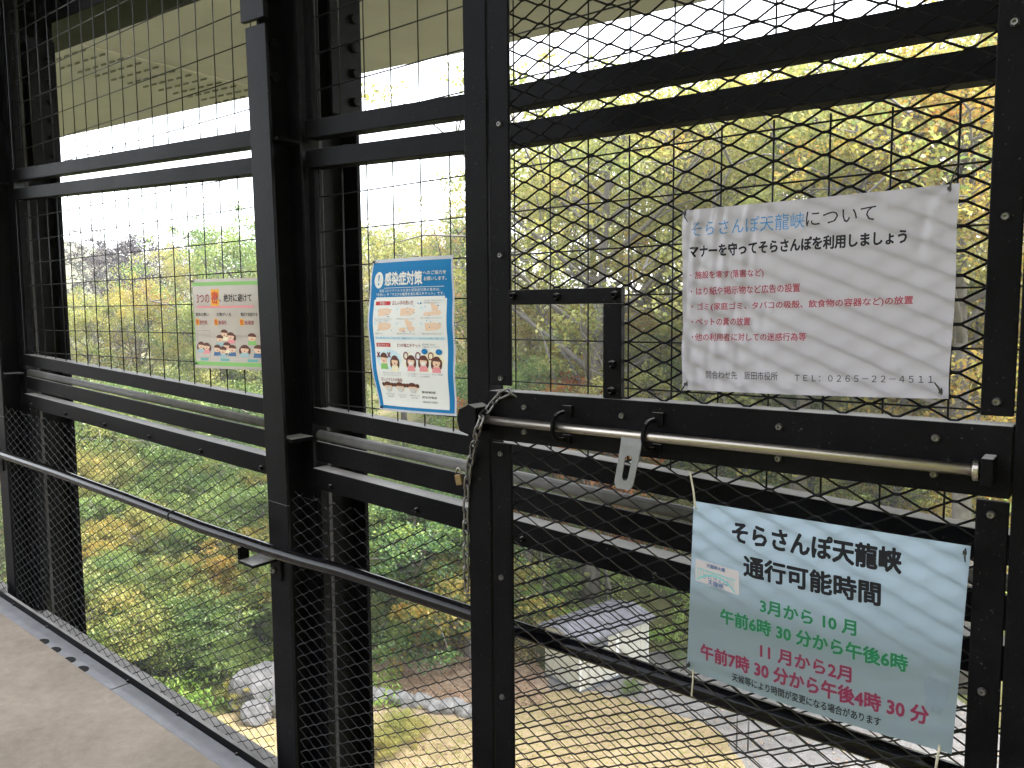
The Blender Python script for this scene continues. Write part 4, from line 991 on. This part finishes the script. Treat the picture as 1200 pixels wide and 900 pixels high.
# slope trees to the right, behind the gate
for px, Y, yt, key, mat, wide, lab in [
    (1130, 25, 10, 'tall', 'leaf_gold', 1.0, 'tall tree with golden orange leaves beside the white notice, near the hinge bar'),
    (935, 29, 78, 'broad', 'leaf_olive', 1.0, 'large olive leaved tree rising behind the white notice'),
    (705, 31, 75, 'airy', 'leaf_olive', 1.0, 'airy olive tree whose twig tips show above the gate window'),
    (815, 34, 62, 'tall', 'leaf_gold', 1.0, 'yellowing tree between the gate window and the white notice'),
    (1040, 37, 30, 'tall', 'leaf_olive', 1.1, 'tall olive tree behind the golden orange one'),
    (1265, 28, -10, 'broad', 'leaf_gold', 1.0, 'golden tree mostly hidden by the gate hinge stile'),
    (625, 38, 175, 'broad', 'leaf_olive', .9, 'olive tree seen just past the gate stile'),
    (760, 42, 110, 'broad', 'leaf_olive', 1.1, 'broad olive tree standing back between two nearer crowns'),
    (890, 45, 70, 'broad', 'leaf_gold', 1.1, 'yellow tree standing back behind the large olive one'),
    (1180, 42, 20, 'broad', 'leaf_olive', 1.1, 'olive tree filling the back behind the golden orange tree'),
    (690, 50, 150, 'broad', 'leaf_green', 1.2, 'green tree far up the slope behind the gate window'),
    (840, 54, 130, 'broad', 'leaf_olive', 1.2, 'far olive tree behind the yellowing one'),
    (980, 52, 110, 'broad', 'leaf_green', 1.2, 'far green tree behind the upper edge of the white notice'),
    (1110, 56, 90, 'broad', 'leaf_olive', 1.2, 'far olive tree near the hinge bar')]:
    plant(key, px, Y, ztop(yt, Y), mat, 'autumn_tree', lab, 'tree', 'autumn trees on the slope', wide=wide)
for px, Y, yt, key, mat, wide, lab in [
    (475, 46, 250, 'broad', 'leaf_olive', .8, 'round olive tree behind the top of the blue poster'),
    (545, 43, 232, 'tall', 'leaf_green', .7, 'green tree showing between the blue poster and the gate'),
    (515, 58, 272, 'broad', 'leaf_orange', .8, 'distant orange tinged tree above the blue poster'),
    (425, 52, 265, 'broad', 'leaf_olive', .8, 'olive tree half hidden by the outer column beside the blue poster'),
    (290, 46, 246, 'broad', 'leaf_green', .9, 'green tree rising above the orange-headed poster'),
    (238, 53, 278, 'broad', 'leaf_olive', .8, 'olive tree with a lower crown just left of the orange-headed poster'),
    (205, 58, 270, 'sparse', 'leaf_russet', .9, 'thin russet tree with gaps in its crown against the sky'),
    (165, 60, 258, 'sparse', 'leaf_russet', .9, 'tall faded russet tree, highest of the far bare ones'),
    (120, 64, 270, 'sparse', 'leaf_russet', .9, 'faded russet tree nearest the far post'),
    (165, 47, 322, 'broad', 'leaf_gold', .9, 'golden tree in front of the faded russet ones'),
    (100, 44, 338, 'broad', 'leaf_olive', .8, 'olive tree beside the far outer column'),
    (255, 42, 330, 'broad', 'leaf_olive', .8, 'olive tree behind the orange-headed poster'),
    (330, 44, 300, 'broad', 'leaf_green', .8, 'green tree hidden partly by the near post'),
    (380, 48, 285, 'broad', 'leaf_olive', .8, 'olive tree behind the near post'),
    (40, 48, 330, 'broad', 'leaf_olive', .8, 'olive tree mostly behind the far post')]:
    plant(key, px, Y, ztop(yt, Y), mat, 'autumn_tree', lab, 'tree', 'autumn trees across the valley', wide=wide)

# understorey on the slope behind the gate
UND = [(646, 33.2, 425, 'young', 'leaf_orange', 'small orange tree seen through the gate window'), (694, 32.5, 418, 'young', 'leaf_orange', 'second small orange tree at the far side of the gate window'),
       (615, 32, 400, 'bushy', 'leaf_green', 'green bush low behind the gate window'), (760, 33, 380, 'bushy', 'leaf_olive', 'olive bush beside the gate window frame'),
       (850, 34, 360, 'bushy', 'leaf_green', 'green bush behind the lower edge of the white notice'), (960, 33, 380, 'bushy', 'leaf_olive', 'olive bush under the large olive tree'),
       (1060, 31, 395, 'bushy', 'leaf_green', 'green bush below the white notice near the hinge bar'), (1150, 30, 350, 'bushy', 'leaf_gold', 'golden bush between the white notice and the hinge bar'),
       (700, 37, 330, 'bushy', 'leaf_gold', 'yellow bush high on the slope behind the gate window'), (580, 36, 390, 'bushy', 'leaf_olive', 'olive bush hidden partly by the gate stile'),
       (900, 39, 300, 'bushy', 'leaf_olive', 'olive bush behind the white notice'), (1010, 40, 300, 'bushy', 'leaf_gold', 'yellow bush behind the white notice')]
for px, Y, yt, key, mat, lab in UND:
    plant(key, px, Y, ztop(yt, Y), mat, 'understorey_bush', lab, 'bush', 'bushes on the slope')

# the hollow to the left, looked down on through the diamond mesh
for px, Y, yt, key, mat, wide, lab in [
    (480, 27.2, 556, 'young', 'leaf_deep', 1.25, 'deep green young tree below the blue poster'),
    (440, 28.6, 570, 'young', 'leaf_green', 1.1, 'bright green young tree next to the deep green one'),
    (528, 28.2, 590, 'young', 'leaf_green', 1.0, 'yellow green young tree beside the hanging chain'),
    (545, 27.4, 650, 'shrub', 'leaf_gold', 1.2, 'golden shrub beside the hanging chain'),
    (500, 30.5, 515, 'bushy', 'leaf_green', 1.0, 'green bush behind the deep green young tree'),
    (560, 31.5, 540, 'bushy', 'leaf_olive', .8, 'olive bush behind the gate stile')]:
    plant(key, px, Y, ztop(yt, Y), mat, 'garden_tree' if key != 'shrub' else 'shrub', lab, 'tree' if key != 'shrub' else 'shrub', 'young trees below the fence', wide=wide)
rg = random.Random(99)
LOWN = ['leaf_green', 'leaf_olive', 'leaf_green', 'leaf_green', 'leaf_gold', 'leaf_olive', 'leaf_olive', 'leaf_green']
LOWL = {'leaf_green': 'green', 'leaf_olive': 'olive yellow', 'leaf_gold': 'golden'}
cnt = 0
for Y, n_, y0, key in [(40, 8, 430, 'bushy'), (37, 8, 470, 'bushy'), (34.5, 8, 520, 'bushy'), (32, 8, 565, 'young'), (30, 8, 605, 'young'), (28.4, 7, 650, 'young'), (27, 6, 690, 'shrub'), (26, 4, 735, 'shrub')]:
    for i in range(n_):
        px = 50 + 300 * (i + rg.uniform(.1, .9)) / n_
        if Y < 28 and px > 255: continue
        yy = Y + rg.uniform(-.8, .8); mt = rg.choice(LOWN)
        plant(key, px, yy, ztop(y0 + rg.uniform(-14, 22), yy), mt, 'hollow_shrub', LOWL[mt] + ' leafy shrub in the hollow below the handrail, among others alike', 'shrub', LOWL[mt] + ' shrubs in the hollow', wide=rg.uniform(.95, 1.3))
        cnt += 1
for px, Y, hgt, mat, lab in [(455, 21.6, .9, 'leaf_olive', 'round yellow green shrub on the straw lawn by the stone edging'), (437, 21.0, .7, 'leaf_olive', 'small yellow green shrub on the straw lawn by the outer column'), (475, 21.9, .6, 'leaf_olive', 'low yellow green shrub at the end of the stone edging'),
                             (268, 24.2, .75, 'leaf_gold', 'low golden shrub beside the big rock'), (250, 25.8, 1.0, 'leaf_green', 'low green shrub behind the big rock'), (800, 26.8, .5, 'leaf_green', 'low green shrub beside the shed'), (742, 24.6, .35, 'leaf_green', 'tiny green plant in front of the shed')]:
    x = (px - 600) / F_PX * Y
    plant('shrub', px, Y, gzf(x, Y) + hgt, mat, 'garden_shrub', lab, 'shrub', 'garden shrubs', wide=1.3)
for px, Y, hgt, mat, lab in [(622, 30.2, 1.1, 'grass', 'bright green bush on the bank behind the shed, nearest the gate stile'), (655, 31.2, 1.0, 'grass', 'bright green bush on the bank above the shed roof'), (700, 31.6, .9, 'grass', 'bright green bush on the bank behind the middle of the shed'), (800, 31.0, 1.0, 'grass', 'bright green bush on the bank beside the blue sign'),
                             (860, 33.5, 1.2, 'grass', 'bright green bush between the wall rails above the pale blue sign'), (960, 34.0, 1.2, 'grass', 'bright green bush between the wall rails, farther toward the hinge bar'), (1080, 33.5, 1.2, 'grass', 'bright green bush between the wall rails next to the hinge bar')]:
    x = (px - 600) / F_PX * Y
    plant('shrub', px, Y, gzf(x, Y) + hgt, mat, 'bank_bush', lab, 'bush', 'bushes on the grassy bank', wide=1.5)
# slender bare trunks leaning on the slope
for x0, y0, x1, y1, Y, r, lab in [(722, 500, 640, 395, 30.3, .07, 'pale leaning trunk crossing the gate window'), (712, 500, 697, 405, 30.6, .06, 'upright pale trunk at the far side of the gate window'), (640, 470, 605, 425, 30.2, .05, 'short pale branchy trunk low in the gate window')]:
    a = Vector(((x0 - 600) / F_PX * Y, Y, ztop(y0, Y))); b = Vector(((x1 - 600) / F_PX * Y, Y + .8, ztop(y1, Y)))
    a.z = min(a.z, gzf(a.x, a.y)) - .1
    d = b - a
    w = MB(); w.tube([a + d * f + Vector((.08 * math.sin(5 * f), 0, .10 * math.sin(3 * f))) for f in np.linspace(0, 1, 8)], [r * (1 - .6 * f) for f in np.linspace(0, 1, 8)], 7)
    t = thing('leaning_trunk', lab, 'tree', a, 'leaning trunks')
    w.build('trunk', M['trunk'], t, smooth=True)
    for f, sd in ((.55, 1), (.75, -1)):
        w = MB(); s = a + d * f; w.tube([s, s + Vector((.35 * sd, .1, .35)), s + Vector((.55 * sd, .1, .9))], [r * .4, r * .3, r * .12], 5); w.build('branch', M['trunk'], t, smooth=True)

# ground cover nobody could count
def cover(name, n, xr, yr, size, mat, seed, keep=None, lift_=.05, hgt=.25, flat=0.0, aspect=.4):
    r = np.random.default_rng(seed)
    y = yr[0] + (yr[1] - yr[0]) * r.uniform(0, 1, n) ** 1.2; x = r.uniform(xr[0], xr[1], n) * y / yr[1]
    cl = np.sin(x * 1.7 + np.sin(y * 1.1) * 2) + np.sin(y * 1.9 + x * .6) + .8 * np.sin(x * 4.1 - y * 2.7) + r.normal(size=n) * .8
    k = cl > -.4
    if keep is not None: k &= keep(x, y)
    x, y = x[k], y[k]; cl = cl[k]
    z = gz(x, y) + lift_ + r.uniform(0, hgt, len(x)) * np.clip(.5 + cl * .4, .2, 1.4)
    o = bpy.data.objects.new(name, leaf_mesh(name, np.stack([x, y, z], 1), size, M[mat], seed, aspect=aspect, flat=flat)); COL.objects.link(o)
    return stuff(o)
cover('slope_grass', 110000, (-18, 40), (27.8, 48), .17, 'grass', 3, keep=lambda x, y: ~((x > -6) & (x < 13.5) & (y < 28.3)))
cover('hollow_undergrowth', 26000, (-28, -6.5), (23.5, 44), .18, 'grass', 4, hgt=.35)
inlawn = lambda x, y: (x > -8.8) & (x < 5.9) & (y < 22.6 + .25 * np.clip(x + 2, 0, 6) - .8 * np.clip(x - 3, 0, 4))
cover('dry_straw', 34000, (-12, 9.5), (16, 25), .085, 'dry_grass', 5, keep=inlawn, lift_=.02, hgt=.04, flat=1.5, aspect=.22)
edge_ = lambda x, y: ((x > -9.5) & (x < 7.5) & (y < 23.6 + .25 * np.clip(x + 2, 0, 6) - .5 * np.clip(x - 3, 0, 4))) & ~inlawn(x, y)
cover('edge_straw', 16000, (-12, 12), (16, 26), .09, 'dry_grass', 15, keep=edge_, lift_=.03, hgt=.05, flat=1.2, aspect=.22)
cover('gravel_leaves', 3000, (-2, 18), (16, 28), .09, 'fallen', 16, keep=lambda x, y: (x > 1) & (y < 28), lift_=.04, hgt=.02, flat=3, aspect=.6)
cover('fallen_leaves', 15000, (-8.2, 2.5), (23.7, 28.8), .10, 'fallen', 6, keep=lambda x, y: (x < .9) & (x > -6.4), lift_=.035, hgt=.03, flat=3, aspect=.6)
cover('lawn_leaves', 2600, (-8, 9.5), (16, 25), .10, 'fallen', 8, keep=inlawn, lift_=.05, hgt=.03, flat=3, aspect=.6)

# ------------------------------------------------------------------ shed, rocks, stone edging, stakes
A_ = Vector((2.10, 24.5, -10.7)); ex = Vector((2.55, 2.05, 0)).normalized(); ey = Vector((-ex.y, ex.x, 0)); LX, LY, HH = 3.2, 1.7, 1.66
def S_(a, b, c): return A_ + ex * a + ey * b + Vector((0, 0, c))
sh = thing('garden_shed', 'cream panelled storage shed with a grey low pitched roof on the gravel', 'shed', A_)
def sbox(name, mat, *r, bevel=.008, par=None):
    m = MB()
    for q in ([r] if not isinstance(r[0], tuple) else r): m.box(S_, *q)
    return m.build(name, M[mat], par or sh, bevel=bevel)
wall = sbox('wall', 'shed_wall', 0, LX, 0, LY, .10, HH)
sbox('base', 'shed_edge', -.02, LX + .02, -.02, LY + .02, -.05, .10)
for i in range(1, 9):
    if i in (4, 5): continue
    sbox('panel_rib', 'shed_wall', i * LX / 9 - .012, i * LX / 9 + .012, -.015, 0, .12, HH - .06, bevel=0, par=wall)
for i in range(1, 4): sbox('panel_rib', 'shed_wall', -.015, 0, i * LY / 4 - .012, i * LY / 4 + .012, .12, HH - .06, bevel=0, par=wall)
for a in (0, LX): sbox('corner_post', 'shed_trim', a - .03, a + .03, -.022, .03, .1, HH)
door = sbox('door', 'shed_trim', LX * .5, LX * .5 + .16, -.03, -.003, .12, HH - .05)
sbox('door', 'shed_wall', LX * .5 + .17, LX * .84, -.028, -.003, .12, HH - .05)
sbox('handle', 'shed_edge', LX * .5 + .22, LX * .5 + .25, -.05, -.028, .8, 1.0, par=door)
sbox('window', 'shed_edge', .55, 1.25, -.02, -.003, 1.25, 1.55)
rf = sbox('fascia', 'shed_edge', (-.16, LX + .16, -.2, -.16, HH, HH + .09), (-.16, LX + .16, LY + .16, LY + .2, HH, HH + .09))
m = MB()
def roof_pt(a, b): return S_(a, b, HH + .05 + .22 * (1 - abs(b - LY / 2) / (LY / 2 + .22)))
bs = [-.22, LY / 2, LY + .22]
for i in range(2):
    lo = [roof_pt(-.2, bs[i]), roof_pt(LX + .2, bs[i]), roof_pt(LX + .2, bs[i + 1]), roof_pt(-.2, bs[i + 1])]
    m.prism(lo, [p + Vector((0, 0, .05)) for p in lo])
roof = m.build('roof', M['shed_roof'], sh)
for i in range(8):
    a = LX * i / 7; m = MB()
    for b0, b1 in ((bs[0], bs[1] - .02), (bs[1] + .02, bs[2])):
        lo = [roof_pt(a - .02, b0) + Vector((0, 0, .05)), roof_pt(a + .02, b0) + Vector((0, 0, .05)), roof_pt(a + .02, b1) + Vector((0, 0, .05)), roof_pt(a - .02, b1) + Vector((0, 0, .05))]
        m.prism(lo, [p + Vector((0, 0, .03)) for p in lo])
    m.build('roof_rib', M['shed_roof'], roof)
m = MB()
for a in (0.0, LX): m.prism([S_(a - .002, 0, HH), S_(a - .002, LY, HH), S_(a - .002, LY / 2, HH + .25)], [S_(a + .002, 0, HH), S_(a + .002, LY, HH), S_(a + .002, LY / 2, HH + .25)])
m.build('gable', M['shed_wall'], sh)

def rock(x, y, sx, sy, sz, seed, label, grp, name='rock'):
    r = random.Random(seed); bm = bmesh.new(); bmesh.ops.create_icosphere(bm, subdivisions=3, radius=1)
    ph = [r.uniform(0, 6.28) for _ in range(6)]
    cut = [Vector((r.gauss(0, 1), r.gauss(0, 1), r.gauss(.3, .8))).normalized() for _ in range(9)]; dd = [r.uniform(.62, .9) for _ in cut]
    for v in bm.verts:
        p = v.co.copy()
        for c, d in zip(cut, dd):
            q = p.dot(c)
            if q > d: p -= c * (q - d) * .92
        p *= 1 + .05 * math.sin(7 * p.x + ph[0]) * math.sin(6 * p.y + ph[1]) + .03 * math.sin(15 * p.z + ph[2] + 9 * p.x)
        v.co = Vector((p.x * sx, p.y * sy, p.z * sz))
    me = bpy.data.meshes.new(name); bm.to_mesh(me); bm.free(); me.materials.append(M['edging' if name == 'edging_stone' else 'stone'])
    o = bpy.data.objects.new(name, me); COL.objects.link(o); o.location = (x, y, gzf(x, y) + sz * .45); o.rotation_euler.z = r.uniform(0, 6)
    tag(o, label, 'rock', grp)
def at(px, py): Y = 12.2 * F_PX / (py - 365); return (px - 600) / F_PX * Y, Y
for i, (px, py, sx, sy, sz, lab) in enumerate([(300, 832, 1.2, 1.0, .95, 'big pale boulder beside the near post, largest of the rocks'), (322, 850, .7, .6, .5, 'smaller grey rock in front of the big boulder'), (285, 858, .6, .5, .4, 'low grey rock at the foot of the big boulder'), (268, 842, .5, .45, .35, 'low grey rock at the shrub side of the big boulder'), (335, 815, .8, .6, .55, 'grey rock behind the near post')]):
    rock(*at(px, py), sx, sy, sz, 40 + i, lab, 'rocks by the straw lawn')
for i in range(13):
    px = 425 + i * 11.5; py = 832 + i * 2.3 + 2 * math.sin(i * 1.9)
    rock(*at(px, py), .36 + .05 * math.sin(i * 2.3), .30, .27, 60 + i, 'rounded grey edging stone in the row between leaf litter and straw lawn', 'stones edging the lawn', 'edging_stone')
for px, py, h, lab in [(487, 782, 1.0, 'thin dark stake in the leaf litter below the blue poster'), (546, 798, 1.0, 'thin dark stake in the leaf litter beside the gate stile'), (462, 770, .9, 'thin dark stake farthest back in the leaf litter'), (690, 826, 1.0, 'thin dark stake in front of the shed'), (872, 905, 1.5, 'pale grey stake on the gravel under the pale blue sign'), (886, 905, 1.4, 'second pale grey stake on the gravel, next to the first'), (990, 905, 1.0, 'short stake on the gravel near the hinge bar')]:
    x, y = at(px, py); z = gzf(x, y)
    t = thing('garden_stake', lab, 'stake', (x, y, z), 'garden stakes')
    m = MB(); m.tube([Vector((x, y, z - .2)), Vector((x + .02, y, z + h))], [.028, .024], 8); m.build('pole', M['stake'] if px < 800 else M['zinc'], t, smooth=True)
    m = MB(); m.tube([Vector((x + .02, y, z + h)), Vector((x + .02, y, z + h + .03))], [.034, .026], 8); m.build('cap', M['stake'], t, smooth=True)
tie(f_blue(.03, .015), 'black tie at the top column-side corner of the blue poster', (-.008, .003))
tie(f_blue(.05, .98), 'black tie at the bottom column-side corner of the blue poster', (-.010, .006))

# ------------------------------------------------------------------ the damp air of the valley
HAZE = .0012
def haze_box():
    m = MB(); m.box(XYZ, -460, 460, -100, 600, -14.0, 48.0)
    mt, n, out = newmat('valley_air')
    v = N(n, "ShaderNodeVolumePrincipled"); v.inputs['Color'].default_value = (.93, .95, 1, 1); v.inputs['Density'].default_value = HAZE; v.inputs['Anisotropy'].default_value = .3
    n.links.new(v.outputs[0], out.inputs['Volume'])
    stuff(m.build('haze', mt))
if HAZE: haze_box()
